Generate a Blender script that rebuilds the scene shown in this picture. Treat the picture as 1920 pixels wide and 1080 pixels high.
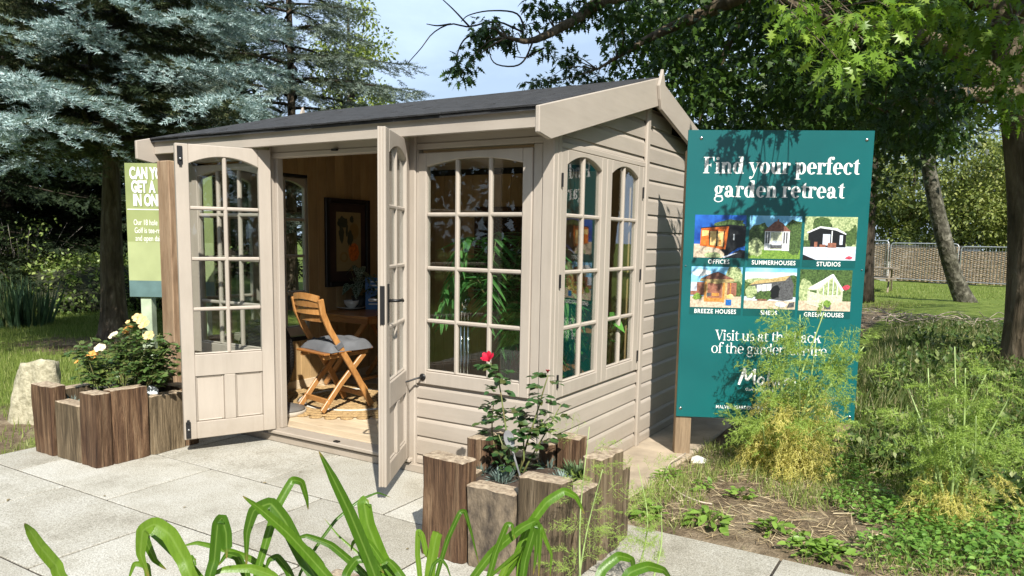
import bpy, math, random
import numpy as np
from mathutils import Vector, Matrix

for o in list(bpy.data.objects): bpy.data.objects.remove(o)
SC = bpy.context.scene
COL = SC.collection
rng = np.random.default_rng(7)
random.seed(7)
R = math.radians

# ------------------------------------------------------------------ camera
CAM = np.array([1.9504, -3.6009, 1.45])
YAW, PIT, ROL, FPX, PPY = R(31.2905), R(6.7621), R(0.9838), 1412.3, 614.7
FW = np.array([-math.sin(YAW)*math.cos(PIT), math.cos(YAW)*math.cos(PIT), -math.sin(PIT)])
_r = np.array([math.cos(YAW), math.sin(YAW), 0.]); _u = np.cross(_r, FW)
RT = math.cos(ROL)*_r + math.sin(ROL)*_u
UP = -math.sin(ROL)*_r + math.cos(ROL)*_u
cd = bpy.data.cameras.new('camera'); cam = bpy.data.objects.new('camera', cd); COL.objects.link(cam)
cd.sensor_width = 36; cd.lens = FPX/1920*36; cd.shift_y = (PPY-540)/1920; cd.clip_end = 600; cd.clip_start = .05
mw = Matrix.Identity(4)
for i, ax in enumerate((RT, UP, -FW)):
    for j in range(3): mw[j][i] = ax[j]
for j in range(3): mw[j][3] = CAM[j]
cam.matrix_world = mw
SC.camera = cam

def ray(px, py): return FW + RT*(px-960)/FPX - UP*(py-PPY)/FPX
def pix(px, py, D):
    """point on the pixel's ray at horizontal distance D metres"""
    d = ray(px, py); return CAM + d*(D/math.hypot(d[0], d[1]))

# ------------------------------------------------------------------ sky, sun, exposure
SUN = np.array([-.517, .527, -.674]); SUN = SUN/np.linalg.norm(SUN)      # way the light travels
W = bpy.data.worlds.new('World'); SC.world = W; W.use_nodes = True
wn = W.node_tree.nodes; wl = W.node_tree.links
bg = wn['Background']
sky = wn.new('ShaderNodeTexSky'); sky.sky_type = 'NISHITA'; sky.sun_disc = False
sky.sun_elevation = math.asin(-SUN[2]); sky.sun_rotation = math.atan2(-SUN[0], -SUN[1]) % (2*math.pi)
sky.air_density = 1.0; sky.dust_density = .6; sky.ozone_density = 1.2
tc = wn.new('ShaderNodeTexCoord'); mp = wn.new('ShaderNodeMapping'); mp.inputs['Scale'].default_value = (1.2, 1.2, 3.0)
nz = wn.new('ShaderNodeTexNoise'); nz.inputs['Scale'].default_value = 2.2; nz.inputs['Detail'].default_value = 7; nz.inputs['Roughness'].default_value = .55
rp = wn.new('ShaderNodeValToRGB'); rp.color_ramp.elements[0].position = .4; rp.color_ramp.elements[0].color = (.62,)*3+(1,)
rp.color_ramp.elements[1].position = .62; rp.color_ramp.elements[1].color = (1.,)*3+(1,)
mx = wn.new('ShaderNodeMixRGB'); mx.inputs[2].default_value = (9.3, 11.9, 15.6, 1)
wl.new(tc.outputs['Generated'], mp.inputs[0]); wl.new(mp.outputs[0], nz.inputs[0]); wl.new(nz.outputs[0], rp.inputs[0])
wl.new(rp.outputs[0], mx.inputs[0]); wl.new(sky.outputs[0], mx.inputs[1]); wl.new(mx.outputs[0], bg.inputs[0])
bg.inputs[1].default_value = .05
sd = bpy.data.lights.new('sun', 'SUN'); sd.energy = 5.0; sd.angle = R(.53); sd.color = (1, .95, .86)
so = bpy.data.objects.new('sun', sd); COL.objects.link(so)
so.rotation_euler = Vector(SUN).to_track_quat('-Z', 'Y').to_euler(); so.location = (6, -5, 9)
SC.view_settings.view_transform = 'Standard'; SC.view_settings.look = 'None'
SC.view_settings.exposure = .74; SC.view_settings.gamma = 1; SC.view_settings.use_curve_mapping = False
SC.cycles.use_denoising = True; SC.cycles.max_bounces = 8; SC.cycles.transparent_max_bounces = 24
SC.cycles.diffuse_bounces = 4; SC.cycles.glossy_bounces = 4

# ------------------------------------------------------------------ materials
MATS = {}
def newmat(name):
    m = bpy.data.materials.new(name); m.use_nodes = True
    return m, m.node_tree.nodes, m.node_tree.links, m.node_tree.nodes['Principled BSDF']
def C4(c): return (c[0], c[1], c[2], 1)
def coords(n, l, scale=(1, 1, 1), rnd=True):
    t = n.new('ShaderNodeTexCoord'); m = n.new('ShaderNodeMapping'); m.inputs['Scale'].default_value = scale
    if rnd:
        oi = n.new('ShaderNodeObjectInfo'); mu = n.new('ShaderNodeMath'); mu.operation = 'MULTIPLY'; mu.inputs[1].default_value = 37.
        l.new(oi.outputs['Random'], mu.inputs[0])
        cx = n.new('ShaderNodeCombineXYZ'); l.new(mu.outputs[0], cx.inputs[0]); l.new(mu.outputs[0], cx.inputs[1]); l.new(mu.outputs[0], cx.inputs[2])
        l.new(cx.outputs[0], m.inputs['Location'])
    l.new(t.outputs['Object'], m.inputs[0]); return m.outputs[0]
def noise(n, l, co, scale, detail=5, rough=.55, dist=0):
    z = n.new('ShaderNodeTexNoise'); z.inputs['Scale'].default_value = scale; z.inputs['Detail'].default_value = detail
    z.inputs['Roughness'].default_value = rough; z.inputs['Distortion'].default_value = dist; l.new(co, z.inputs['Vector']); return z.outputs[0]
def ramp(n, l, fac, stops):
    r = n.new('ShaderNodeValToRGB'); e = r.color_ramp.elements
    while len(e) < len(stops): e.new(.5)
    for i, (p, c) in enumerate(stops): e[i].position = p; e[i].color = C4(c)
    l.new(fac, r.inputs[0]); return r.outputs[0]
def mixc(n, l, fac, a, b, mode='MIX'):
    x = n.new('ShaderNodeMixRGB'); x.blend_type = mode
    for s, v in ((0, fac), (1, a), (2, b)):
        if isinstance(v, (int, float)): x.inputs[s].default_value = v
        elif isinstance(v, tuple): x.inputs[s].default_value = C4(v)
        else: l.new(v, x.inputs[s])
    return x.outputs[0]
def bump(n, l, b, h, strength, dist=.01):
    x = n.new('ShaderNodeBump'); x.inputs['Strength'].default_value = strength; x.inputs['Distance'].default_value = dist
    l.new(h, x.inputs['Height']); l.new(x.outputs[0], b.inputs['Normal']); return x
def sc(c, k): return tuple(min(1, v*k) for v in c)

def plain(name, c, rough=.6, var=.18, scale=6., stretch=(1, 1, 1), bs=0., bscale=60., metal=0., spec=.5, c2=None, rnd=True):
    if name in MATS: return MATS[name]
    m, n, l, b = newmat(name); co = coords(n, l, stretch, rnd)
    c2 = c2 or sc(c, 1-var*2)
    f = noise(n, l, co, scale); l.new(ramp(n, l, f, [(.3, c2), (.7, sc(c, 1+var*.4))]), b.inputs['Base Color'])
    b.inputs['Roughness'].default_value = rough; b.inputs['Metallic'].default_value = metal; b.inputs['Specular IOR Level'].default_value = spec
    if bs: bump(n, l, b, noise(n, l, co, bscale, 6, .65), bs, .004 if bs < 1 else .012)
    MATS[name] = m; return m

def wood(name, stops, stretch, scale=6., rough=.65, bs=.5, bdist=.004, streak=.35, knots=0., spec=.3, tint=None):
    """grain runs along the axis with the smallest stretch"""
    if name in MATS: return MATS[name]
    m, n, l, b = newmat(name); co = coords(n, l, stretch)
    g = noise(n, l, co, scale*3.4, 9, .66, .6); g2 = noise(n, l, co, scale*16, 5, .65)
    big = noise(n, l, coords(n, l, (1, 1, 1)), 2.3, 4)
    c = ramp(n, l, g, stops)
    c = mixc(n, l, streak, c, ramp(n, l, g2, [(.3, (.25, .25, .25)), (.65, (1, 1, 1))]), 'MULTIPLY')
    c = mixc(n, l, .45, c, ramp(n, l, big, [(.3, (.45, .43, .42)), (.65, (1, 1, 1))]), 'MULTIPLY')
    if knots:
        v = n.new('ShaderNodeTexVoronoi'); v.inputs['Scale'].default_value = 5.; l.new(coords(n, l, tuple(max(.35, min(1, s)) for s in stretch)), v.inputs[0])
        c = mixc(n, l, ramp(n, l, v.outputs[0], [(.03, (knots,)*3), (.1, (0, 0, 0))]), c, tint or (.12, .06, .03))
    oi_ = n.new('ShaderNodeObjectInfo'); c = mixc(n, l, 1., c, ramp(n, l, oi_.outputs['Random'], [(0, (.72, .72, .74)), (1, (1, 1, 1))]), 'MULTIPLY')
    l.new(c, b.inputs['Base Color']); b.inputs['Roughness'].default_value = rough; b.inputs['Specular IOR Level'].default_value = spec
    h = n.new('ShaderNodeMath'); h.operation = 'ADD'; l.new(g, h.inputs[0]); l.new(g2, h.inputs[1])
    bump(n, l, b, h.outputs[0], bs, bdist); MATS[name] = m; return m

def paint(name, c, stretch=(1, 1, 1)):
    if name in MATS: return MATS[name]
    m, n, l, b = newmat(name); co = coords(n, l, stretch)
    f = noise(n, l, coords(n, l), 1.7, 6); f2 = noise(n, l, co, 14, 6, .6); sp = noise(n, l, coords(n, l), 55, 2)
    k = ramp(n, l, f, [(.3, sc(c, .9)), (.7, sc(c, 1.05))])
    k = mixc(n, l, .35, k, ramp(n, l, f2, [(.35, (.8, .8, .79)), (.6, (1, 1, 1))]), 'MULTIPLY')
    k = mixc(n, l, ramp(n, l, sp, [(.72, (0, 0, 0)), (.8, (.35,)*3)]), k, sc(c, .62))
    l.new(k, b.inputs['Base Color']); b.inputs['Roughness'].default_value = .52; b.inputs['Specular IOR Level'].default_value = .35
    g3 = noise(n, l, co, 60, 6, .7); k = mixc(n, l, .14, k, ramp(n, l, g3, [(.35, (.78, .77, .75)), (.55, (1, 1, 1))]), 'MULTIPLY')
    tcz = n.new('ShaderNodeTexCoord'); sz = n.new('ShaderNodeSeparateXYZ'); l.new(tcz.outputs['Object'], sz.inputs[0])
    mr = n.new('ShaderNodeMapRange'); mr.inputs[1].default_value = .02; mr.inputs[2].default_value = .3; mr.inputs[3].default_value = .6; mr.inputs[4].default_value = 0; l.new(sz.outputs[2], mr.inputs[0])
    dm = n.new('ShaderNodeMath'); dm.operation = 'MULTIPLY'; l.new(mr.outputs[0], dm.inputs[0]); l.new(noise(n, l, coords(n, l), 26, 6, .7), dm.inputs[1])
    k = mixc(n, l, dm.outputs[0], k, (.2, .15, .09)); l.new(k, b.inputs['Base Color'])
    ad = n.new('ShaderNodeMath'); ad.operation = 'ADD'; l.new(f2, ad.inputs[0]); l.new(g3, ad.inputs[1]); bump(n, l, b, ad.outputs[0], .22, .002); MATS[name] = m; return m

def leafm(name, c1, c2, trans=.35, rough=.42, c3=None, spec=.4):
    if name in MATS: return MATS[name]
    m, n, l, b = newmat(name)
    g = n.new('ShaderNodeNewGeometry'); st = [(0., c1), (1., c2)]
    if c3: st = [(0., c1), (.75, c2), (1., c3)]
    c = ramp(n, l, g.outputs['Random Per Island'], st)
    l.new(c, b.inputs['Base Color']); b.inputs['Roughness'].default_value = rough; b.inputs['Specular IOR Level'].default_value = spec
    t = n.new('ShaderNodeBsdfTranslucent'); l.new(mixc(n, l, .5, c, (1., 1., .25), 'MULTIPLY'), t.inputs[0])
    ms = n.new('ShaderNodeMixShader'); ms.inputs[0].default_value = trans
    l.new(b.outputs[0], ms.inputs[1]); l.new(t.outputs[0], ms.inputs[2]); l.new(ms.outputs[0], n['Material Output'].inputs[0])
    MATS[name] = m; return m

def glassm(name, tint=(.93, .95, .94)):
    if name in MATS: return MATS[name]
    m, n, l, b = newmat(name); n.remove(b)
    tr = n.new('ShaderNodeBsdfTransparent'); tr.inputs[0].default_value = C4(tint)
    gl = n.new('ShaderNodeBsdfGlossy'); gl.inputs['Roughness'].default_value = .0
    co = coords(n, l, (1, 1, 1)); bp = n.new('ShaderNodeBump'); bp.inputs['Strength'].default_value = .06; bp.inputs['Distance'].default_value = .002
    l.new(noise(n, l, co, 9, 2), bp.inputs['Height']); l.new(bp.outputs[0], gl.inputs['Normal'])
    lw = n.new('ShaderNodeLayerWeight'); lw.inputs['Blend'].default_value = .5
    pw = n.new('ShaderNodeMath'); pw.operation = 'POWER'; pw.inputs[1].default_value = 4.; l.new(lw.outputs['Facing'], pw.inputs[0])
    ma = n.new('ShaderNodeMath'); ma.operation = 'MULTIPLY_ADD'; ma.inputs[1].default_value = .9; ma.inputs[2].default_value = .05; l.new(pw.outputs[0], ma.inputs[0])
    ms = n.new('ShaderNodeMixShader'); l.new(ma.outputs[0], ms.inputs[0]); l.new(tr.outputs[0], ms.inputs[1]); l.new(gl.outputs[0], ms.inputs[2])
    l.new(ms.outputs[0], n['Material Output'].inputs[0]); MATS[name] = m; return m

TAUPE = (.405, .356, .303)
M_PX = paint('taupe_paint_x', TAUPE, (.12, 1, 1)); M_PY = paint('taupe_paint_y', TAUPE, (1, .12, 1)); M_PZ = paint('taupe_paint_z', TAUPE, (1, 1, .12))
SLP = [(.26, (.018, .011, .008)), (.4, (.1, .052, .028)), (.52, (.2, .115, .062)), (.64, (.31, .2, .115)), (.8, (.52, .4, .27))]
SLG = [(.26, (.028, .021, .013)), (.42, (.145, .105, .06)), (.56, (.26, .195, .118)), (.78, (.5, .41, .28))]
M_SLR = wood('old_sleeper_red', SLP, (1, 1, .07), 7, .75, 1., .012, .6, .6)
M_SLG = wood('old_sleeper_grey', SLG, (1, 1, .07), 7, .8, 1., .012, .6, .5)
M_ENDG = plain('sleeper_end_grain', (.46, .37, .26), .9, .35, 40, bs=1., bscale=70, c2=(.2, .14, .09))
M_SLROUGH = plain('rough_sleeper_face', (.2, .155, .105), .85, .4, 26, (1, 1, .5), 1., 38, c2=(.05, .038, .028))
M_POST = wood('knotty_post', [(.2, (.17, .105, .06)), (.42, (.36, .235, .14)), (.56, (.46, .32, .2)), (.8, (.58, .43, .29))], (1, 1, .12), 5, .7, .4, .004, .3, .8)
M_POSTG = wood('grey_post', [(.2, (.16, .11, .07)), (.5, (.33, .24, .15)), (.8, (.46, .36, .24))], (1, 1, .09), 8, .75, .5, .004, .3, .4)
M_PINEZ = wood('pine_boards_upright', [(.2, (.42, .265, .12)), (.5, (.53, .355, .17)), (.8, (.58, .41, .215))], (1, 1, .08), 6, .55, .12, .002, .18, .75, tint=(.25, .11, .04))
M_PINEX = wood('pine_boards_floor', [(.2, (.58, .44, .28)), (.5, (.7, .56, .38)), (.8, (.76, .63, .46))], (.08, 1, 1), 6, .55, .12, .002, .18, .5, tint=(.3, .15, .07))
M_TEAK = wood('oiled_acacia', [(.2, (.34, .14, .04)), (.5, (.56, .27, .085)), (.8, (.66, .36, .14))], (1, 1, .3), 9, .38, .15, .002, .3, spec=.5)
M_TEAKX = wood('oiled_acacia_top', [(.2, (.22, .08, .022)), (.5, (.38, .155, .042)), (.8, (.48, .22, .07))], (.15, 1, 1), 9, .3, .12, .002, .3, spec=.5)
M_GLASS = glassm('window_glass')
M_IRON = plain('black_iron', (.012, .012, .013), .42, .2, 20, bs=.15, bscale=90)
M_DARK = plain('dark_gap', (.02, .017, .014), .9)
M_SOIL = plain('planter_soil', (.07, .046, .03), .95, .35, 14, bs=1., bscale=45, c2=(.018, .012, .008))

# ------------------------------------------------------------------ mesh tools
class MB:
    def __init__(s): s.v = []; s.f = []; s.m = []
    def add(s, vs, fs, mi=0):
        k = len(s.v); s.v += [tuple(map(float, p)) for p in vs]; s.f += [tuple(k+i for i in f) for f in fs]; s.m += [mi]*len(fs); return s
    def prism(s, poly, off, mi=0):
        n = len(poly); a = [Vector(p) for p in poly]; o = Vector(off); b = [p+o for p in a]
        nrm = Vector((0, 0, 0))
        for i in range(n): nrm += a[i].cross(a[(i+1) % n])
        fl = nrm.dot(o) > 0
        fs = [tuple(range(n))[::-1] if fl else tuple(range(n)), tuple(range(n, 2*n)) if fl else tuple(range(n, 2*n))[::-1]]
        for i in range(n):
            j = (i+1) % n; q = (i, j, n+j, n+i); fs.append(q if fl else q[::-1])
        return s.add(a+b, fs, mi)
    def box(s, x0, x1, y0, y1, z0, z1, mi=0):
        return s.prism([(x0, y0, z0), (x1, y0, z0), (x1, y1, z0), (x0, y1, z0)], (0, 0, z1-z0), mi)
    def bar(s, a, b, w, t, up=(0, 0, 1), mi=0):
        """box from a to b; w across, t along up"""
        a, b, up = Vector(a), Vector(b), Vector(up); d = (b-a).normalized(); x = d.cross(up).normalized(); y = x.cross(d).normalized()
        q = [a+x*sx*w/2+y*sy*t/2 for sx, sy in ((-1, -1), (1, -1), (1, 1), (-1, 1))]
        return s.prism(q, b-a, mi)
    def tube(s, pts, rad, n=6, mi=0, cap=True):
        P = [Vector(p) for p in pts]; k = len(P)
        if not hasattr(rad, '__len__'): rad = [rad]*k
        vs = []; prev = None
        for i, p in enumerate(P):
            d = (P[min(i+1, k-1)]-P[max(i-1, 0)])
            d = d.normalized() if d.length > 1e-9 else Vector((0, 0, 1))
            if prev is None:
                x = d.cross(Vector((0, 0, 1)));  x = x if x.length > .05 else d.cross(Vector((1, 0, 0)))
            else: x = prev - d*prev.dot(d)
            x.normalize(); prev = x; y = d.cross(x)
            for j in range(n):
                a = 2*math.pi*j/n; vs.append(p+(x*math.cos(a)+y*math.sin(a))*rad[i])
        fs = [(i*n+j, i*n+(j+1) % n, (i+1)*n+(j+1) % n, (i+1)*n+j) for i in range(k-1) for j in range(n)]
        if cap: fs += [tuple(range(n))[::-1], tuple(range((k-1)*n, k*n))]
        return s.add(vs, fs, mi)
    def lathe(s, prof, c, n=20, mi=0, flute=0., nf=0):
        vs = []; c = Vector(c)
        for r, z in prof:
            for j in range(n):
                a = 2*math.pi*j/n; rr = r*(1+flute*math.cos(nf*a)) if nf else r
                vs.append(c+Vector((rr*math.cos(a), rr*math.sin(a), z)))
        k = len(prof); fs = [(i*n+j, i*n+(j+1) % n, (i+1)*n+(j+1) % n, (i+1)*n+j) for i in range(k-1) for j in range(n)]
        fs += [tuple(range(n))[::-1], tuple(range((k-1)*n, k*n))]
        return s.add(vs, fs, mi)
    def xf(s, M):
        s.v = [tuple(M @ Vector(p)) for p in s.v]; return s
    def build(s, name, mats, parent=None, smooth=False, bevel=0., seg=1):
        me = bpy.data.meshes.new(name); me.from_pydata(s.v, [], s.f)
        for m in (mats if isinstance(mats, (list, tuple)) else [mats]): me.materials.append(m)
        me.polygons.foreach_set('material_index', s.m)
        if smooth: me.polygons.foreach_set('use_smooth', [True]*len(s.f))
        me.update(); return link(name, me, parent, bevel, seg)
def link(name, me, parent=None, bevel=0., seg=1):
    o = bpy.data.objects.new(name, me); COL.objects.link(o)
    if parent is not None: setpar(o, parent)
    if bevel:
        b = o.modifiers.new('bevel', 'BEVEL'); b.width = bevel; b.segments = seg; b.limit_method = 'ANGLE'; b.angle_limit = R(40)
    return o
def worldmat(o):
    m = Matrix.LocRotScale(o.location, o.rotation_euler, o.scale)
    return worldmat(o.parent) @ o.matrix_parent_inverse @ m if o.parent else m
def setpar(o, parent):
    o.parent = parent; o.matrix_parent_inverse = worldmat(parent).inverted()
def thing(name, label, cat, loc=(0, 0, 0), group=None):
    o = bpy.data.objects.new(name, None); COL.objects.link(o); o.location = loc; o.empty_display_size = .1
    return tag(o, label, cat, group)
def tag(o, label, cat, group=None):
    o['label'] = label; o['category'] = cat
    if group: o['group'] = group
    return o
def struct(o, label=None):
    o['kind'] = 'structure'
    if label: o['label'] = label
    return o
def stuff(o, label=None):
    o['kind'] = 'stuff'
    if label: o['label'] = label
    return o
def npmesh(name, V, F, mats, parent=None, mi=None, smooth=False):
    V = np.ascontiguousarray(V, np.float32).reshape(-1, 3); F = np.ascontiguousarray(F, np.int32)
    nf, k = F.shape; me = bpy.data.meshes.new(name)
    me.vertices.add(len(V)); me.vertices.foreach_set('co', V.ravel())
    me.loops.add(nf*k); me.loops.foreach_set('vertex_index', F.ravel())
    me.polygons.add(nf); me.polygons.foreach_set('loop_start', np.arange(0, nf*k, k, dtype=np.int32))
    for m in (mats if isinstance(mats, (list, tuple)) else [mats]): me.materials.append(m)
    if mi is not None: me.polygons.foreach_set('material_index', np.ascontiguousarray(mi, np.int32))
    if smooth: me.polygons.foreach_set('use_smooth', np.ones(nf, bool))
    me.update(calc_edges=True); return link(name, me, parent)
def inst(tv, tf, Rm, P, S=None):
    """bake N copies of a small template into arrays"""
    tv = np.asarray(tv, float); tf = np.asarray(tf, int); N = len(P)
    V = np.einsum('nij,kj->nki', Rm, tv)
    if S is not None: V = V*np.asarray(S).reshape(N, 1, 1)
    V = V + np.asarray(P)[:, None, :]
    F = tf[None] + (np.arange(N)*len(tv))[:, None, None]
    return V.reshape(-1, 3), F.reshape(-1, tf.shape[1])
def unit(a): return a/np.maximum(np.linalg.norm(a, axis=-1, keepdims=True), 1e-9)
def frames(d, upish=None, roll=None):
    """N rotation matrices whose x axis is d, z near upish"""
    d = unit(np.asarray(d, float)); N = len(d)
    up = np.tile([0, 0, 1.], (N, 1)) if upish is None else unit(np.asarray(upish, float))
    y = np.cross(up, d); bad = np.linalg.norm(y, axis=1) < .05
    y[bad] = np.cross(np.tile([1., 0, 0], (bad.sum(), 1)), d[bad]); y = unit(y); z = np.cross(d, y)
    if roll is not None:
        c, s_ = np.cos(roll)[:, None], np.sin(roll)[:, None]; y, z = y*c+z*s_, z*c-y*s_
    return np.stack([d, y, z], axis=2)
def sph(N): return unit(rng.normal(size=(N, 3)))
def merge(*parts):
    Vs, Fs, k = [], [], 0
    for V, F in parts:
        V = np.asarray(V).reshape(-1, 3); Vs.append(V); Fs.append(np.asarray(F)+k); k += len(V)
    return np.concatenate(Vs), np.concatenate(Fs)
def curve(pts, n, ten=.5):
    """cardinal spline through points"""
    P = np.asarray(pts, float)
    if len(P) == 2: return P[0]+(P[1]-P[0])*np.linspace(0, 1, n)[:, None]
    Q = np.concatenate([[2*P[0]-P[1]], P, [2*P[-1]-P[-2]]]); out = []
    for t in np.linspace(0, len(P)-1-1e-6, n):
        i = int(t); u = t-i; a, b, c, d = Q[i:i+4]; m0, m1 = ten*(c-a), ten*(d-b)
        out.append((2*u**3-3*u*u+1)*b+(u**3-2*u*u+u)*m0+(-2*u**3+3*u*u)*c+(u**3-u*u)*m1)
    return np.array(out)
# ================================================================== SETTING
def smooth(a, b, x):
    t = np.clip((x-a)/(b-a), 0, 1); return t*t*(3-2*t)
def wob(x, y, s, k):
    return np.sin(x*s+k)*np.cos(y*s*1.13-k*1.7)+.5*np.sin(x*s*2.3-y*s*1.9+k*3)
def gh(x, y):
    x = np.asarray(x, float); y = np.asarray(y, float)
    inx = smooth(-3.62, -3.42, x)*(1-smooth(3.2, 3.5, x)); iny = 1-smooth(-.12, -.02, y)
    hx = smooth(-3.3, -3.15, x)*(1-smooth(.3, .45, x)); hy = smooth(-.2, -.1, y)*(1-smooth(2.75, 2.95, y))
    low = np.maximum(inx*iny, hx*hy)
    n = .012*wob(x, y, 1.7, .4)+.008*wob(x, y, 5.1, 2.)
    rise = .16*smooth(2.2, 4.5, y)*smooth(.6, 1.6, x)*(1-smooth(9, 13, y))
    return -.05*low + (1-low)*(n+.004+rise)
def cells(a, b, c, d, fine, coarse):
    return np.unique(np.concatenate([np.linspace(a, b, coarse), np.arange(b, c, fine), np.linspace(c, d, coarse)]).round(4))
xs = cells(-220, -14, 5, 220, .16, 24); ys = cells(-60, -5, 10, 300, .16, 24)
X, Y = np.meshgrid(xs, ys); Z = gh(X, Y)
nx, ny = len(xs), len(ys)
idx = np.arange(nx*ny).reshape(ny, nx)
Fq = np.stack([idx[:-1, :-1], idx[:-1, 1:], idx[1:, 1:], idx[1:, :-1]], -1).reshape(-1, 4)
m, n, l, b = newmat('ground_mixed'); MATS['ground'] = m
at = n.new('ShaderNodeAttribute'); at.attribute_name = 'cover'
sp = n.new('ShaderNodeSeparateColor'); l.new(at.outputs['Color'], sp.inputs[0])
co = coords(n, l, (1, 1, 1), False)
n1 = noise(n, l, co, 3.2, 8, .62); n2 = noise(n, l, co, 38, 6, .65); n3 = noise(n, l, co, .55, 5)
soil = mixc(n, l, .8, ramp(n, l, n1, [(.3, (.11, .08, .052)), (.5, (.22, .168, .11)), (.68, (.4, .325, .225))]), ramp(n, l, n2, [(.3, (.35, .33, .3)), (.62, (1, 1, 1))]), 'MULTIPLY')
grs = mixc(n, l, .7, ramp(n, l, n1, [(.3, (.08, .12, .022)), (.55, (.16, .215, .045)), (.75, (.26, .28, .09))]), ramp(n, l, n2, [(.3, (.4, .42, .3)), (.62, (1, 1, 1))]), 'MULTIPLY')
snd = ramp(n, l, n2, [(.3, (.34, .28, .2)), (.65, (.52, .45, .34))])
ga = n.new('ShaderNodeMath'); ga.operation = 'MULTIPLY_ADD'; l.new(n1, ga.inputs[0]); ga.inputs[1].default_value = 1.3
gb = n.new('ShaderNodeMath'); gb.operation = 'ADD'; gb.inputs[1].default_value = -.65; l.new(sp.outputs[0], gb.inputs[0]); l.new(gb.outputs[0], ga.inputs[2])
gm = ramp(n, l, ga.outputs[0], [(.4, (0, 0, 0)), (.62, (1, 1, 1))])
c = mixc(n, l, gm, soil, grs); c = mixc(n, l, sp.outputs[1], c, snd)
l.new(c, b.inputs['Base Color']); b.inputs['Roughness'].default_value = .95; b.inputs['Specular IOR Level'].default_value = .1
hh = n.new('ShaderNodeMath'); hh.operation = 'ADD'; l.new(n1, hh.inputs[0]); l.new(n2, hh.inputs[1]); bump(n, l, b, hh.outputs[0], .9, .03)
g = npmesh('ground', np.stack([X, Y, Z], -1).reshape(-1, 3), Fq, m, smooth=True); struct(g, 'earth and grass around the patio and out to the trees')
cov = np.zeros((nx*ny, 4), np.float32); cov[:, 3] = 1
xf, yf = X.ravel(), Y.ravel()
grass = np.where(xf < -3.4, .95-.75*np.exp(-((xf+4.2)/1.0)**2-((yf+1.0)/.75)**2)-.7*np.exp(-((xf+7.6)/1.5)**2-((yf-1.6)/.8)**2), 0)
grass = np.maximum(grass, smooth(15, 18, yf)*.98)
grass = np.maximum(grass, .8*smooth(1.5, 4, yf)*smooth(.5, 1.5, xf))
grass = np.maximum(grass, (.3+.45*smooth(.9, 1.9, yf+.25*(xf-1)))*(xf > .4)*(yf > -.2))
sand = np.exp(-((yf-(-.32*xf+.55)-0.)/.55)**2)*(xf < -9)          # the footpath on the left
px_ = (xf+13.)*.33; sand = np.exp(-(((xf*.95+yf*-.31)+13.9)/.85)**4)*(yf > -30)*(xf < -5)
sand = np.maximum(sand, np.exp(-((yf-(18.9+.1*xf))/.45)**4)*smooth(.6, 1.2, xf))
cov[:, 0] = np.clip(grass, 0, 1); cov[:, 1] = np.clip(sand, 0, 1)
ca = g.data.color_attributes.new('cover', 'FLOAT_COLOR', 'POINT'); ca.data.foreach_set('color', cov.ravel())

# paving: one object per slab
m, n, l, b = newmat('granite_paving'); MATS['paving'] = m
co = coords(n, l); a1 = noise(n, l, co, 150, 4, .75); a2 = noise(n, l, co, 4, 6, .6); a3 = noise(n, l, co, 70, 4, .6)
c = ramp(n, l, a1, [(.3, (.15, .14, .115)), (.44, (.4, .385, .34)), (.58, (.57, .555, .505)), (.75, (.78, .765, .71))])
c = mixc(n, l, .55, c, ramp(n, l, a2, [(.3, (.48, .45, .38)), (.45, (.82, .8, .75)), (.62, (1, 1, 1))]), 'MULTIPLY'); c = mixc(n, l, .35, c, ramp(n, l, a3, [(.35, (.6, .58, .54)), (.6, (1, 1, 1))]), 'MULTIPLY')
oi = n.new('ShaderNodeObjectInfo'); c = mixc(n, l, 1., c, ramp(n, l, oi.outputs['Random'], [(0, (.76, .745, .71)), (1, (1, 1, .99))]), 'MULTIPLY')
l.new(c, b.inputs['Base Color']); b.inputs['Roughness'].default_value = .8; b.inputs['Specular IOR Level'].default_value = .25; bump(n, l, b, a3, .3, .004)
bed = MB().box(-3.36, 1.7, -5.6, -.1, -.05, -.007).build('paving_bed', plain('joint_mortar', (.05, .04, .028), .95, .4, 30))
struct(bed, 'pale granite slab paving of the patio')
bed.name = 'paving'
SW, SD, GAP = .947, .672, .0062
slab_me = {}
def slab(x0, x1, y0, y1):
    w, d = round(x1-x0, 3), round(y1-y0, 3); k = (w, d)
    if k not in slab_me:
        t = MB().box(-w/2+GAP, w/2-GAP, -d/2+GAP, d/2-GAP, -.04, 0).build('paving_slab', MATS['paving'], bed, bevel=.002); slab_me[k] = t
        o = t
    else:
        o = slab_me[k].copy(); COL.objects.link(o)
    o.location = ((x0+x1)/2, (y0+y1)/2, random.uniform(-.0022, .0)); return o
for r_, off in enumerate((-1.545, -1.985, -2.385, -1.75, -2.1, -1.5, -1.9)):
    y1 = -.012-SD*r_; y0 = y1-SD
    if r_ == 0: y1 = -.012
    edges = [off+SW*k for k in range(-3, 5)]
    edges = [max(-3.36, min(1.7, e)) for e in [-3.36]+edges+[1.7]]
    edges = sorted(set(round(e, 3) for e in edges))
    for x0, x1 in zip(edges[:-1], edges[1:]):
        if x1-x0 < .05: continue
        if r_ == 0 and x0 > .2: slab(x0, x1, y0, -.085); continue
        if r_ == 0 and x1 > .2: slab(x0, .3 if x1 > .3 else x1, y0, -.085) if x0 < .25 else None; slab(.3, x1, y0, -.085) if x1 > .35 else None; continue
        slab(x0, x1, y0, y1)
pad = MB().box(-.02, .40, -.06, 2.9, -.06, .006).build('concrete_pad', plain('old_concrete', (.43, .35, .255), .9, .2, 5, bs=.5, bscale=80), bevel=.01); struct(pad, 'worn concrete strip along the side of the summerhouse')

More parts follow.
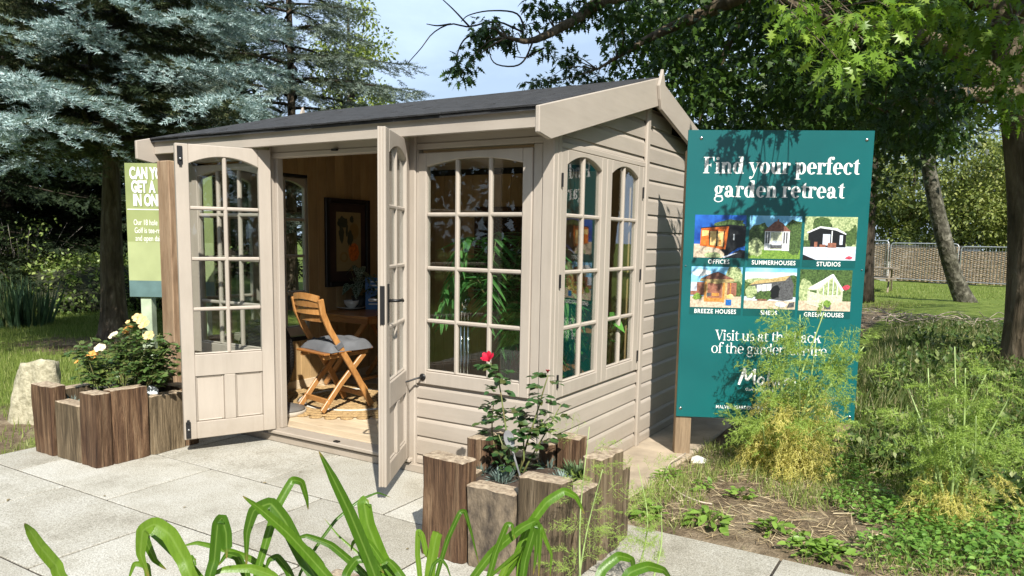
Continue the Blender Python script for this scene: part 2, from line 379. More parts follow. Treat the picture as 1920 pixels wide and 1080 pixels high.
# ================================================================== SUMMERHOUSE
H = thing('summerhouse', 'taupe painted wooden summerhouse with open double doors and shingle roof', 'summerhouse', (-1.57, 1.32, 0))
XL, XR, YB, CX = -3.14, 0., 2.64, -1.57
def roofz(y): return 2.102+.264*(min(y, 2.64-y)+.298)
def P(mb, name, mat, par=None, bevel=0., smooth=False, seg=1): return mb.build(name, mat, par or H, smooth, bevel, seg)

# floor frame and boards
P(MB().box(XL+.03, XR-.03, .07, YB-.03, -.03, .05), 'floor_frame', M_DARK)
P(MB().box(XL-.012, XR+.006, -.034, .0, .0, .05), 'plinth_board', M_PX, bevel=.004)
P(MB().box(XL-.012, XL+.02, .002, YB, .0, .05), 'plinth_board', M_PY, bevel=.004)
sill = P(MB().box(-2.205, -.93, -.058, .075, .062, .088).box(-2.205, -.93, -.03, .07, .0505, .0615), 'door_sill', M_PX, bevel=.006)
P(MB().box(-1.585, -1.545, -.045, -.02, .0885, .097), 'bolt_keep', M_IRON, sill)
y = .078
fb = None
while y < YB-.06:
    y1 = min(y+.121, YB-.05); P(MB().box(XL+.06, XR-.06, y, y1-.0025, .06, .09+random.uniform(-.0008, .0008)), 'floor_board', M_PINEX, bevel=.002); y = y1
# shiplap boards
def shiplap(name, a0, a1, z0, z1, face, fn, mat):
    prof = [(-.018, z0+.002), (0, z0+.002), (0, z1-.03), (-.004, z1-.019), (-.0105, z1-.009), (-.0105, z1), (-.018, z1)]
    mb = MB(); mb.prism([fn(a0, d, z) for d, z in prof], Vector(fn(a1, 0, 0))-Vector(fn(a0, 0, 0)))
    return P(mb, name, mat)
ff = lambda a, d, z: (a, -.002-d, z)           # front wall: outward is -y
fr = lambda a, d, z: (.002+d, a, z)            # right gable: outward is +x
fl = lambda a, d, z: (XL-.002-d, a, z)         # left gable
for (a0, a1) in ((-.914, -.058), (2*CX+.058, 2*CX+.914)):
    zz = [-.004, .111, .230, .348, .467, .556]
    for z0, z1 in zip(zz[:-1], zz[1:]): shiplap('cladding_board', a0, a1, max(z0, .052) if z0 < 0 else z0, z1, 0, ff, M_PX)
def gab(fn, y0, y1, zs, front):
    for z0, z1 in zip(zs[:-1], zs[1:]):
        a0, a1 = y0, y1
        if front: a0 = max(y0, (z1-2.125)/.264)
        else: a1 = min(y1, 2.64-(z1-2.125)/.264)
        if a1-a0 > .04: shiplap('cladding_board', a0, a1, z0, z1, 0, fn, M_PY)
zf = [.108+.119*k for k in range(0, 4)]; zf = [.01]+zf+[.556]
zt = [1.975]+[.108+.119*k for k in range(16, 20)]
zr = [.008]+[.085+.119*k for k in range(0, 20)]
for fn in (fr, fl):
    gab(fn, .075, 1.292, zf, True); gab(fn, .075, 1.292, zt, True); gab(fn, 1.352, YB-.03, zr, False)
# backing sheets with window openings (carry the pine lining inside)
def sheet(name, polys, off, mat):
    mb = MB()
    for p in polys: mb.prism(p, off)
    return P(mb, name, mat)
for x0, s in ((XR-.024, -1), (XL+.024, 1)):
    pol = lambda pts: [(x0, a, z) for a, z in pts]
    sheet('wall_frame', [pol([(.03, .01), (1.32, .01), (1.32, .55), (.03, .55)]), pol([(1.262, .5505), (1.32, .5505), (1.32, 2.4), (1.262, 2.4)]),
                         pol([(.03, 1.95), (1.2615, 1.95), (1.2615, 2.42), (.03, 2.1)]), pol([(1.3205, .01), (2.6, .01), (2.6, 2.12), (1.3205, 2.42)])], (s*.02, 0, 0), M_DARK)
sheet('wall_frame', [[(a, YB-.02, z) for a, z in ((XL+.02, .01), (XR-.02, .01), (XR-.02, 2.12), (XL+.02, 2.12))]], (0, -.02, 0), M_DARK)
for a0, a1 in ((-.93, -.02), (2*CX+.02, 2*CX+.93)):
    sheet('wall_frame', [[(a, .022, z) for a, z in ((a0, .052), (a1, .052), (a1, .55), (a0, .55))]], (0, .02, 0), M_DARK)
P(MB().box(XL-.02, XR+.015, YB-.012, YB+.006, .0, 2.15), 'rear_cladding', M_PX)
# pine lining: upright tongue-and-groove boards
def lining(par, pts, nrm):
    mb = MB(); mb.prism(pts, nrm); return P(mb, 'lining_board', M_PINEZ, bevel=.003)
for x0, s in ((XL+.046, 1), (XR-.046, -1)):
    y = .07
    while y < YB-.06:
        y1 = min(y+.112, YB-.05); top = lambda q: roofz(q)-.075
        a, bb = y+.0008, y1-.0012
        if bb < 1.262 and a > .07:
            lining(H, [(x0, a, .0905), (x0, bb, .0905), (x0, bb, .52), (x0, a, .52)], (s*.012, 0, 0))
            lining(H, [(x0, a, 1.97), (x0, bb, 1.97), (x0, bb, top(bb)), (x0, a, top(a))], (s*.012, 0, 0))
        else: lining(H, [(x0, a, .0905), (x0, bb, .0905), (x0, bb, top(bb)), (x0, a, top(a))], (s*.012, 0, 0))
        y = y1
x = XL+.06
while x < XR-.07:
    x1 = min(x+.112, XR-.06); lining(H, [(x+.0008, YB-.042, .0905), (x1-.0012, YB-.042, .0905), (x1-.0012, YB-.042, 2.06), (x+.0008, YB-.042, 2.06)], (0, -.012, 0)); x = x1
# skirting along the left wall and inner sill pieces
P(MB().box(XL+.0585, XL+.072, .08, YB-.06, .091, .17), 'skirting_board', M_PINEX, bevel=.003)
for x0, x1 in ((-.93, -.06), (2*CX+.06, 2*CX+.93)): P(MB().box(x0, x1, .043, .056, .0905, .55), 'lining_panel', M_PINEZ)
P(MB().prism([(XL+.01, .0, roofz(0)-.07), (XL+.01, 1.32, roofz(1.32)-.07), (XL+.01, 1.32, roofz(1.32)-.058), (XL+.01, 0, roofz(0)-.058)], (XR-XL-.02, 0, 0)), 'ceiling_lining', M_PINEX)
P(MB().prism([(XL+.01, 2.63, roofz(2.63)-.07), (XL+.01, 1.321, roofz(1.32)-.07), (XL+.01, 1.321, roofz(1.32)-.058), (XL+.01, 2.63, roofz(2.63)-.058)], (XR-XL-.02, 0, 0)), 'ceiling_lining', M_PINEX)

# posts, trims, heads
def mir(a0, a1): return ((a0, a1), (2*CX-a1, 2*CX-a0))
for i, (a0, a1) in enumerate(mir(-.0555, .0165)): P(MB().box(a0, a1, -.0165, .03, .0, 2.1), 'corner_post', M_PZ, bevel=.006)
for i, (a0, a1) in enumerate(mir(-.0555, .0155)):
    xx = (-.02, .0162) if i == 0 else (2*CX-.0162, 2*CX+.02); P(MB().box(xx[0], xx[1], .031, .074, .0, 2.12), 'corner_trim', M_PZ, bevel=.005)
for a0, a1 in mir(-.976, -.9155): P(MB().box(a0, a1, -.0225, .06, .0, 2.06), 'door_post', M_PZ, bevel=.006)
for a0, a1 in mir(-1.004, -.977): P(MB().box(a0, a1, .012, .065, .089, 2.03), 'door_jamb', M_PZ, bevel=.004)
for a0, a1 in mir(-.9145, -.899): P(MB().box(a0, a1, -.012, .04, .5575, 1.962), 'window_jamb', M_PZ, bevel=.003)
for a0, a1 in mir(-.1155, -.0565): P(MB().box(a0, a1, -.008, .04, .5575, 1.962), 'window_jamb', M_PZ, bevel=.005)
P(MB().box(XL+.05, XR-.05, -.010, .05, 1.9625, 1.998), 'head_rail', M_PX, bevel=.005)
P(MB().box(XL+.03, XR-.03, -.004, .045, 1.9985, 2.13), 'wall_plate', M_PX, bevel=.003)
P(MB().box(-2.165, -.965, .013, .06, 1.999-.02, 2.02), 'door_head', M_PX, bevel=.003)
P(MB().box(-1.59, -1.55, -.03, -.005, 1.985, 1.9985), 'bolt_keep', M_IRON)
for x0, x1 in ((-.006, .0195), (XL-.0195, XL+.006)): P(MB().box(x0, x1, 1.2925, 1.3515, .0, 2.43), 'cover_strip', M_PZ, bevel=.008)
for x0, x1 in ((-.006, .0135), (XL-.0135, XL+.006)):
    P(MB().box(x0, x1, .0745, 1.292, 1.9425, 1.9745), 'window_head', M_PY, bevel=.004); P(MB().box(x0, x1, 1.2545, 1.292, .5575, 1.942), 'window_jamb', M_PZ, bevel=.003)
# soffit, fascia, bargeboards, finials
P(MB().box(-3.2, .05, -.139, -.012, 2.075, 2.092), 'soffit_board', M_PX)
P(MB().box(-3.235, .0545, -.162, -.14, 2.018, 2.137), 'fascia_board', M_PX, bevel=.004)
def barge(x0, x1):
    out = []
    for s in (0, 1):
        q = [(-.298, 2.102), (1.319, 2.529), (1.319, 2.345), (-.173, 1.953), (-.298, 1.973)]
        if s: q = [(2.64-a, z) for a, z in q]
        P(MB().prism([(x0, a, z) for a, z in q], (x1-x0, 0, 0)), 'bargeboard', M_PY, bevel=.004)
    xf0, xf1 = (x1+.0005, x1+.022) if x0 > -1 else (x0-.022, x0-.0005)
    k = [(1.32, 2.585), (1.35, 2.525), (1.378, 2.47), (1.352, 2.385), (1.32, 2.32), (1.288, 2.385), (1.262, 2.47), (1.29, 2.525)]
    P(MB().prism([(xf0, a, z) for a, z in k], (xf1-xf0, 0, 0)), 'finial', M_PZ, bevel=.003)
barge(.055, .08); barge(-3.26, -3.2355)
# roof sheet with felt shingles
M_SH = plain('charcoal_shingle', (.036, .036, .038), .9, .5, 35, (.3, 1, 1), .95, 120, c2=(.008, .008, .009))
roof = P(MB().prism([(-3.235, -.186, roofz(-.186)-.03), (-3.235, 1.32, roofz(1.32)-.03), (-3.235, 1.32, roofz(1.32)-.012), (-3.235, -.186, roofz(-.186)-.012)], (3.289, 0, 0))
         .prism([(-3.235, 2.845, roofz(2.845)-.03), (-3.235, 1.321, roofz(1.32)-.03), (-3.235, 1.321, roofz(1.32)-.012), (-3.235, 2.845, roofz(2.845)-.012)], (3.289, 0, 0)), 'roof', M_SH)
sl = math.atan(.264); sh = []
for w in (.326, .326):
    t = MB(); t.prism([(-w/2+.003, 0, .001), (w/2-.003, 0, .001), (w/2-.003, .17, .0), (-w/2+.003, .17, .0)], (0, 0, .006)); sh.append(t)
first = None
for r_ in range(11):
    s0 = -.196+r_*.139
    x = -3.235-(.16 if r_ % 2 else 0)
    while x < .05:
        a, e = max(x, -3.235), min(x+.329, .054)
        if e-a > .03:
            yy = s0+random.uniform(-.004, .004); zz = roofz(yy)-.0115+.0015
            w = e-a
            if first is None or w < .32:
                t = MB().prism([(-w/2+.003, 0, .001), (w/2-.003, 0, .001), (w/2-.003, min(.17, (1.315-yy)/math.cos(sl)), .0), (-w/2+.003, min(.17, (1.315-yy)/math.cos(sl)), .0)], (0, 0, .010))
                o = t.build('shingle', M_SH, roof, bevel=.001)
                if w >= .32: first = o
            else:
                o = first.copy(); COL.objects.link(o)
            o.location = ((a+e)/2, yy, zz); o.rotation_euler = (sl+random.uniform(.004, .03), random.uniform(-.004, .004), 0)
        x += .329
for k in range(11):
    x0 = -3.235+k*.299
    P(MB().prism([(x0, 1.2, roofz(1.2)+.0), (x0, 1.32, roofz(1.32)+.006), (x0, 1.44, roofz(1.44)+.0), (x0, 1.44, roofz(1.44)-.006), (x0, 1.32, roofz(1.32)-.003), (x0, 1.2, roofz(1.2)-.006)], (.297, 0, random.uniform(0, .003))), 'ridge_cap', M_SH, roof)

# glazed frames: shared builder in a (u, z, d) plane, d outward
def glazed(frame_name, fn, u0, u1, z0, z1, gu0, gu1, gz0, spring, crest, vbars, hbars, th=(0., .04), mat=None, lower=None, d_bar=None, upmat=None):
    """frame part with muntins and panes as its children; fn maps (u, z, d) to world"""
    d0, d1 = th; off = Vector(fn(0, 0, d1))-Vector(fn(0, 0, d0))
    V = lambda pts: [fn(u, z, d0) for u, z in pts]
    mb = MB(); zb = gz0 if not lower else lower['rail_top']
    mb.prism(V([(u0, z0), (gu0, z0), (gu0, z1), (u0, z1)]), off); mb.prism(V([(gu1, z0), (u1, z0), (u1, z1), (gu1, z1)]), off)
    arc = [(gu0+(gu1-gu0)*t, spring+(crest-spring)*(1-(2*t-1)**2)) for t in np.linspace(0, 1, 15)]
    mb.prism(V([(gu0, z1), (gu0, spring)]+arc[1:-1]+[(gu1, spring), (gu1, z1)]), off)
    if not lower: mb.prism(V([(gu0, z0), (gu1, z0), (gu1, gz0), (gu0, gz0)]), off)
    else:
        mb.prism(V([(gu0, lower['pz1']), (gu1, lower['pz1']), (gu1, gz0), (gu0, gz0)]), off); mb.prism(V([(gu0, z0), (gu1, z0), (gu1, lower['pz0']), (gu0, lower['pz0'])]), off)
        c0, c1 = lower['mid']; mb.prism(V([(c0, lower['pz0']), (c1, lower['pz0']), (c1, lower['pz1']), (c0, lower['pz1'])]), off)
    fo = P(mb, frame_name, mat, bevel=.004)
    e0, e1 = d0+.009, d1-.006
    def bar(poly, a, bq, name):
        t = MB(); t.prism([fn(u, z, a) for u, z in poly], Vector(fn(0, 0, bq))-Vector(fn(0, 0, a))); return t.build(name, mat, fo, bevel=.007, )
    for v in vbars:
        zt_ = spring+(crest-spring)*(1-(2*(v-gu0)/(gu1-gu0)-1)**2)
        bar([(v-.0125, gz0), (v+.0125, gz0), (v+.0125, zt_+.004), (v-.0125, zt_+.004)], e0, e1, 'muntin')
    us = [gu0]+list(vbars)+[gu1]
    for h in hbars: bar([(gu0, h-.0125), (gu1, h-.0125), (gu1, h+.0125), (gu0, h+.0125)], e0+.001, e1-.001, 'muntin')
    zs = [gz0]+sorted(hbars)+[None]; dm = (d0+d1)/2
    for i in range(len(us)-1):
        for j in range(len(zs)-1):
            za = zs[j]; zb_ = zs[j+1] if zs[j+1] is not None else crest+.01
            t = MB(); t.prism([fn(u, z, dm-.0015) for u, z in ((us[i]-.002, za-.002), (us[i+1]+.002, za-.002), (us[i+1]+.002, zb_+.001), (us[i]-.002, zb_+.001))], Vector(fn(0, 0, dm+.0015))-Vector(fn(0, 0, dm-.0015)))
            t.build('pane', M_GLASS, fo)
    # glazing beads along the bottom edge
    bar([(gu0, gz0-.001), (gu1, gz0-.001), (gu1, gz0+.012), (gu0, gz0+.012)], e0+.002, e1-.002, 'glazing_bead')
    if lower:
        c0, c1 = lower['mid']
        for a, e in ((gu0, c0), (c1, gu1)):
            bar([(a, lower['pz0']), (e, lower['pz0']), (e, lower['pz1']), (a, lower['pz1'])], dm-.006, dm+.006, 'door_panel')
            for (p, q) in (((a, lower['pz0']), (a+.014, lower['pz1'])), ((e-.014, lower['pz0']), (e, lower['pz1'])), ((a+.014, lower['pz0']), (e-.014, lower['pz0']+.014)), ((a+.014, lower['pz1']-.014), (e-.014, lower['pz1']))):
                bar([(p[0], p[1]), (q[0], p[1]), (q[0], q[1]), (p[0], q[1])], dm-.0125, dm+.0125, 'panel_moulding')
    return fo
HB = [.949, 1.265, 1.582]
FR = lambda u, z, d: (u, .03-d, z)
w_ = glazed('front_window', FR, -.8975, -.117, .5605, 1.941, -.838, -.178, .64, 1.86, 1.9, [-.623, -.394], HB, (0, .046), M_PZ)
w_ = glazed('front_window', lambda u, z, d: (2*CX-u, .03-d, z), -.8975, -.117, .5605, 1.941, -.838, -.178, .64, 1.86, 1.9, [-.623, -.394], HB, (0, .046), M_PZ)
def hinge(fo, c, ax, L=.075, r=.006):
    c = Vector(c); t = MB(); t.tube([c-Vector((0, 0, L/2)), c+Vector((0, 0, L/2))], r, 8); t.build('hinge', M_IRON, fo)
for side in (0, 1):
    GR = (lambda u, z, d: (-.03+d, u, z)) if side == 0 else (lambda u, z, d: (XL+.03-d, u, z))
    for (u0, u1, g0, g1, vb, hy) in ((.0755, .671, .15, .6, .375, .073), (.6745, 1.2535, .75, 1.178, .962, 1.255)):
        fo = glazed('side_window', GR, u0, u1, .5605, 1.9415, g0, g1, .64, 1.858, 1.915, [vb], HB, (0, .043), M_PZ)
        for hz in (.66, 1.22, 1.77): hinge(fo, GR(hy+(.004 if hy < .5 else -.006), hz, .05), 0)
# doors
def door(hx, hy, dx, dy, flip):
    d = Vector((dx, dy, 0)).normalized(); nn = Vector((-d.y, d.x, 0))*flip
    fn = lambda u, z, q: tuple(Vector((hx, hy, 0))+d*u+nn*(q-.0)+Vector((0, 0, z)))
    fo = glazed('door', fn, .0, .597, .094, 2.012, .082, .518, .655, 1.888, 1.942, [.297], [.955, 1.283, 1.61], (0, .044), M_PZ,
                dict(rail_top=.655, pz0=.207, pz1=.512, mid=(.264, .336)))
    return fo, fn
FNL = door(-2.172, -.026, -.427, -.904, 1)
fo, fn = FNL
def plate(fo, fn, u0, u1, z0, z1, d0, d1, mat=M_IRON, name='bolt', bevel=.002):
    t = MB(); t.prism([fn(u, z, d0) for u, z in ((u0, z0), (u1, z0), (u1, z1), (u0, z1))], Vector(fn(0, 0, d1))-Vector(fn(0, 0, d0))); return t.build(name, mat, fo, bevel=bevel)
def knob(fo, fn, u, z, d, r=.008, name='bolt_knob'):
    c = Vector(fn(u, z, d)); t = MB(); t.lathe([(r*.4, -r), (r, -r*.4), (r, r*.4), (r*.4, r)], c, 8); t.build(name, plain('worn_steel', (.5, .5, .5), .35, metal=1.), fo, smooth=True)
plate(fo, fn, .553, .585, 1.885, 1.995, .0445, .053); plate(fo, fn, .560, .578, 1.872, 1.9, .0535, .058, name='bolt_slide'); knob(fo, fn, .569, 1.915, .060)
plate(fo, fn, .558, .588, .105, .215, .0445, .053); plate(fo, fn, .565, .582, .2, .23, .0535, .058, name='bolt_slide'); knob(fo, fn, .573, .165, .060)
for hz in (1.81, 1.08, .346): hinge(fo, (-2.165, -.036, hz), 0, .09, .007)
FNR = door(-.955, -.026, .46, -.888, -1)
fo, fn = FNR
for hz in (1.81, 1.08, .346): hinge(fo, (-.975, -.036, hz), 0, .09, .007)
plate(fo, fn, .5972, .6042, .094, 2.012, .0005, .0135, M_PZ, 'edge_strip', .002); plate(fo, fn, .5972, .6042, .094, 2.012, .0325, .0435, M_PZ, 'edge_strip', .002); plate(fo, fn, .5972, .6005, .094, 2.012, .0175, .0285, M_PZ, 'edge_strip', .001)
plate(fo, fn, .6045, .6065, .985, 1.19, .006, .032, name='lock_plate')
for a, e in ((.0445, .05), (-.006, -.0005)): plate(fo, fn, .545, .575, .99, 1.2, a, e, name='handle_plate')
for s in (1, -1):
    q = (lambda v: .044+v) if s > 0 else (lambda v: -v)
    pts = [fn(.56, 1.11, q(.004)), fn(.56, 1.11, q(.05)), fn(.545, 1.11, q(.058)), fn(.5, 1.108, q(.058)), fn(.455, 1.108, q(.056)), fn(.443, 1.1, q(.055))]
    MB().tube(pts, [.009, .008, .0085, .008, .0075, .009], 8).build('lever_handle', M_IRON, fo, smooth=True)
# cabin hook holding the right-hand door
hk = MB(); hk.tube([(-.858, -.02, .603), (-.858, -.05, .603), (-.87, -.06, .6), (-.9, -.11, .585), fn(.14, .575, .052), fn(.155, .565, .05)], .006, 8)
hk.lathe([(.0, -.0), (.022, 0), (.022, .006), (.012, .01), (0, .01)], (0, 0, 0), 16); kk = len(hk.v)-80
hk.v[kk:] = [(v[0]-.858, -.0165-v[2], v[1]+.603) for v in hk.v[kk:]]
P(hk, 'cabin_hook', M_IRON, smooth=True)
t = MB(); t.tube([fn(.14, .58, .044), fn(.14, .58, .06)], .012, 10); t.build('hook_eye', M_IRON, fo, smooth=True)
t = MB(); t.tube([fn(.15, .575, .05), fn(.17, .5, .055), fn(.16, .45, .05), fn(.13, .44, .05)], .0045, 6); t.build('hook_chain', plain('dull_zinc', (.33, .31, .27), .5, metal=.7), fo, smooth=True)
# ================================================================== SLEEPER PLANTERS
def sleeper_mesh(w, t, h, seed, rough=False):
    """upright sleeper offcut: x width w, y thickness t, worn uneven edges"""
    rr = random.Random(seed); n = 7; vs = []; fs = []
    ring = []
    for k in range(6): ring += []
    prof = []
    ch = .010
    base = [(-w/2+ch, -t/2), (w/2-ch, -t/2), (w/2, -t/2+ch), (w/2, t/2-ch), (w/2-ch, t/2), (-w/2+ch, t/2), (-w/2, t/2-ch), (-w/2, -t/2+ch)]
    # subdivide the wide faces
    prof = []
    for i, p in enumerate(base):
        q = base[(i+1) % 8]; m_ = 5 if i % 2 == 0 else 1
        for j in range(m_): prof.append((p[0]+(q[0]-p[0])*j/m_, p[1]+(q[1]-p[1])*j/m_))
    K = len(prof); zs = np.linspace(0, h, n)
    tilt = rr.uniform(-.012, .012); tl2 = rr.uniform(-.02, .02)
    ph = [rr.uniform(0, 6) for _ in range(K)]
    for i, z in enumerate(zs):
        for j, (x, y) in enumerate(prof):
            a = .0035 if not rough else .007
            dx = a*math.sin(ph[j]+z*9)+a*.5*rr.uniform(-1, 1); dy = a*math.cos(ph[j]*1.7+z*7)+a*.5*rr.uniform(-1, 1)
            zz = z
            if i == n-1: zz += tl2*x+rr.uniform(-.004, .002)
            vs.append((x+dx, y+dy, zz))
    for i in range(n-1):
        for j in range(K): fs.append((i*K+j, i*K+(j+1) % K, (i+1)*K+(j+1) % K, (i+1)*K+j))
    # worn top: inner ring slightly raised, closed with a centre fan
    k0 = len(vs)
    for j, (x, y) in enumerate(prof): vs.append((x*.9, y*.84, h+tl2*x+rr.uniform(.0, .004)))
    for j in range(K): fs.append(((n-1)*K+j, (n-1)*K+(j+1) % K, k0+(j+1) % K, k0+j))
    vs.append((0, 0, h+.005)); c = len(vs)-1
    nt_ = len(fs)-K
    for j in range(K): fs.append((k0+j, k0+(j+1) % K, c))
    mb = MB(); mb.add(vs, fs); mb.m = [0]*nt_+[1]*(len(fs)-nt_); return mb
def planter(name_label, ox, oy, items, soil_z, loc):
    T = thing('sleeper_planter', name_label, 'planter', loc)
    x0, x1, y0, y1 = ox[0], ox[1], oy[0], oy[1]
    for i, (side, a, e, h, mt, extra) in enumerate(items):
        w = e-a; t = .105; mb = sleeper_mesh(w-.006, t, h, hash((round(a*100), round(e*100), side)) % 999, False)
        c = (a+e)/2
        if side == 'f': M = Matrix.Translation((c, y0+t/2-extra, 0))
        elif side == 'k': M = Matrix.Translation((c, y1-t/2, 0))
        elif side == 'r': M = Matrix.Translation((x1-t/2+extra, c, 0)) @ Matrix.Rotation(math.pi/2, 4, 'Z')
        else: M = Matrix.Translation((x0+t/2, c, 0)) @ Matrix.Rotation(math.pi/2, 4, 'Z')
        o = mb.xf(M @ Matrix.Rotation(random.uniform(-.012, .012), 4, 'X')).build('sleeper', [mt, M_ENDG], T)
    # mounded soil
    n = 14; vs = []; fs = []
    for i in range(n):
        for j in range(n):
            x = x0+.06+(x1-x0-.12)*i/(n-1); y = y0+.06+(y1-y0-.12)*j/(n-1); vs.append((x, y, soil_z+random.uniform(-.014, .014)+.02*math.sin(3*i/n)*math.sin(3*j/n)))
    for i in range(n-1):
        for j in range(n-1): fs.append((i*n+j, (i+1)*n+j, (i+1)*n+j+1, i*n+j+1))
    MB().add(vs, fs).build('soil', M_SOIL, T, smooth=True)
    return T
planter('sleeper planter of yellow roses beside the open left door', (-3.265, -2.545), (-1.075, -.35),
        [('f', -3.265, -3.03, .452, M_SLR, .01), ('f', -3.022, -2.735, .363, M_SLG, 0), ('f', -2.732, -2.545, .458, M_SLR, 0),
         ('r', -.966, -.722, .463, M_SLR, 0), ('r', -.715, -.46, .384, M_SLG, 0),
         ('l', -.96, -.73, .40, M_SLG, 0), ('l', -.725, -.46, .36, M_SLG, 0),
         ('k', -3.265, -3.06, .385, M_SLG, 0), ('k', -3.05, -2.82, .46, M_SLG, 0), ('k', -2.81, -2.55, .4, M_SLR, 0)], .29, (-2.9, -.71, 0))
planter('sleeper planter with a red rose at the summerhouse corner', (-.13, .6), (-.952, -.23),
        [('f', -.13, .112, .462, M_SLR, .008), ('f', .118, .376, .368, M_SLROUGH, 0), ('f', .382, .6, .458, M_SLG, .012),
         ('r', -.84, -.60, .372, M_SLG, 0), ('r', -.585, -.345, .468, M_SLG, .006),
         ('l', -.83, -.6, .32, M_SLG, 0), ('l', -.59, -.34, .465, M_SLR, 0),
         ('k', -.13, .12, .33, M_SLG, 0), ('k', .125, .225, .42, M_SLR, 0), ('k', .232, .36, .47, M_SLR, 0), ('k', .365, .6, .36, M_SLG, 0)], .29, (.235, -.59, 0))
planter('sleeper planter below the foreground strap leaves', (.35, 1.1), (-2.62, -1.98),
        [('f', .35, .72, .42, M_SLG, 0), ('f', .73, 1.1, .44, M_SLR, 0), ('r', -2.51, -2.31, .43, M_SLG, 0), ('r', -2.3, -2.09, .4, M_SLR, 0), ('l', -2.51, -2.31, .43, M_SLG, 0), ('l', -2.3, -2.09, .4, M_SLR, 0), ('k', .35, .72, .43, M_SLR, 0), ('k', .73, 1.1, .42, M_SLG, 0)], .36, (.72, -2.3, 0))

# ================================================================== LEAF TEMPLATES
def fan(pts, zf):
    """closed outline -> centre fan with folded height"""
    P_ = [(x, y, zf(x, y)) for x, y in pts]; c = (np.mean([p[0] for p in P_]), 0, zf(np.mean([p[0] for p in P_]), 0))
    v = [c]+P_; n = len(P_); return np.array(v), np.array([(0, 1+i, 1+(i+1) % n) for i in range(n)])
_h = [(.0, 0), (.09, .06), (-.03, .3), (.17, .13), (.25, .12), (.33, .5), (.39, .24), (.45, .15), (.55, .36), (.59, .13), (.72, .075), (.8, .17), (.85, .055), (1.06, 0)]
MAPLE = fan(_h+[(x, -y) for x, y in _h[-2:0:-1]], lambda x, y: -.16*abs(y)-.22*max(0, x-.3)**2)
OVAL = fan([(0, 0), (.18, .16), (.45, .25), (.75, .17), (1, 0), (.75, -.17), (.45, -.25), (.18, -.16)], lambda x, y: .28*abs(y)-.12*x*x)
ROUND = fan([(0, 0), (.14, .24), (.42, .37), (.74, .26), (1, 0), (.74, -.26), (.42, -.37), (.14, -.24)], lambda x, y: .22*abs(y)-.14*x*x)
DIAM = (np.array([(0, 0, 0), (.45, .3, .07), (1, 0, -.06), (.45, -.3, .07)]), np.array([(0, 1, 2), (0, 2, 3)]))
BLADE = (np.array([(0, -.5, 0), (0, .5, 0), (.5, .36, .02), (.5, -.36, .02), (1, 0, 0)]), np.array([(0, 1, 2), (0, 2, 3), (3, 2, 4)]))
HAIR = (np.array([(0, -.5, 0), (0, .5, 0), (1, 0, 0)]), np.array([(0, 1, 2)]))
def scatter(tpl, P_, d, size, up=None, roll=None, width=None):
    tv, tf = tpl; N = len(P_); Rm = frames(d, up, roll); size = np.broadcast_to(size, (N,))
    if width is None: return inst(tv, tf, Rm, P_, size)
    V = tv[None]*np.stack([size, np.broadcast_to(width, (N,)), size], 1)[:, None, :]
    V = np.einsum('nij,nkj->nki', Rm, V)+np.asarray(P_)[:, None, :]
    return V.reshape(-1, 3), (tf[None]+(np.arange(N)*len(tv))[:, None, None]).reshape(-1, 3)

# ================================================================== ROSES
M_ROSELEAF = leafm('rose_leaf', (.028, .075, .022), (.06, .125, .035), .25, .32, (.09, .1, .03), .6)
M_STEM = plain('green_stem', (.12, .2, .05), .5, .3, 20, c2=(.16, .1, .05))
def rose_leaves(stems, dens, size):
    Ps, Ds = [], []
    for s in stems:
        s = np.asarray(s); n = len(s)
        for i in range(1, n):
            for k in range(dens):
                if rng.random() < .75 and i < 3: continue
                p = s[i-1]+(s[i]-s[i-1])*rng.random(); a = rng.uniform(0, 6.28); out = np.array([math.cos(a), math.sin(a), rng.uniform(-.1, .45)]); out /= np.linalg.norm(out)
                L = size*rng.uniform(1.1, 1.9); side = unit(np.cross(out, [0, 0, 1.]))
                for t, sd_ in ((.45, 1), (.45, -1), (.75, 1), (.75, -1), (1., 0)):
                    Ps.append(p+out*L*t+[0, 0, -.25*L*t*t]); Ds.append(out*(.6 if sd_ else 1)+side*sd_*.9+[0, 0, rng.uniform(-.35, .1)])
    Ps, Ds = np.array(Ps), np.array(Ds); N = len(Ps)
    return scatter(ROUND, Ps, Ds, size*rng.uniform(.7, 1.2, N), roll=rng.normal(0, .35, N))
def bloom(T, c, r, mat, up=(0, 0, 1), name='bloom', openness=1.):
    c = np.array(c, float); up = unit(np.array(up, float)); x = unit(np.cross(up, [.3, .9, .1])); y = np.cross(up, x); parts = []
    nu, nv = 6, 5
    for lay, (k, rr, tilt) in enumerate(((6, 1., .95*openness), (6, .85, .65*openness), (5, .66, .4*openness), (4, .45, .2*openness), (3, .28, .08))):
        for j in range(k):
            a0 = 2*math.pi*(j+.37*lay)/k+rng.uniform(-.15, .15); V = []
            for iv in range(nv):
                v = iv/(nv-1); el = tilt*v*v*1.25; hgt = r*rr*(.25+.85*v)*math.cos(el); rad = r*(.12+rr*.35*v)+r*rr*.85*v*math.sin(el)
                for iu in range(nu):
                    u = iu/(nu-1)-.5; wd = 2.2*math.pi/k*(.4+.6*math.sin(math.pi*(.15+.6*v)))
                    a = a0+u*wd; rd = rad*(1-.12*(abs(u)*2)**2)*(1+rng.uniform(-.04, .04)); z = hgt*(1-.22*(2*u)**2*v)-r*.3
                    V.append(c+(x*math.cos(a)+y*math.sin(a))*rd+up*z)
            F = [(iv*nu+iu, iv*nu+iu+1, (iv+1)*nu+iu+1, (iv+1)*nu+iu) for iv in range(nv-1) for iu in range(nu-1)]
            parts.append((np.array(V), np.array(F)))
    V, F = merge(*parts); return npmesh(name, V, F, mat, T, smooth=True)
def petals(name, c1, c2): return leafm(name, c1, c2, .25, .6, spec=.2)
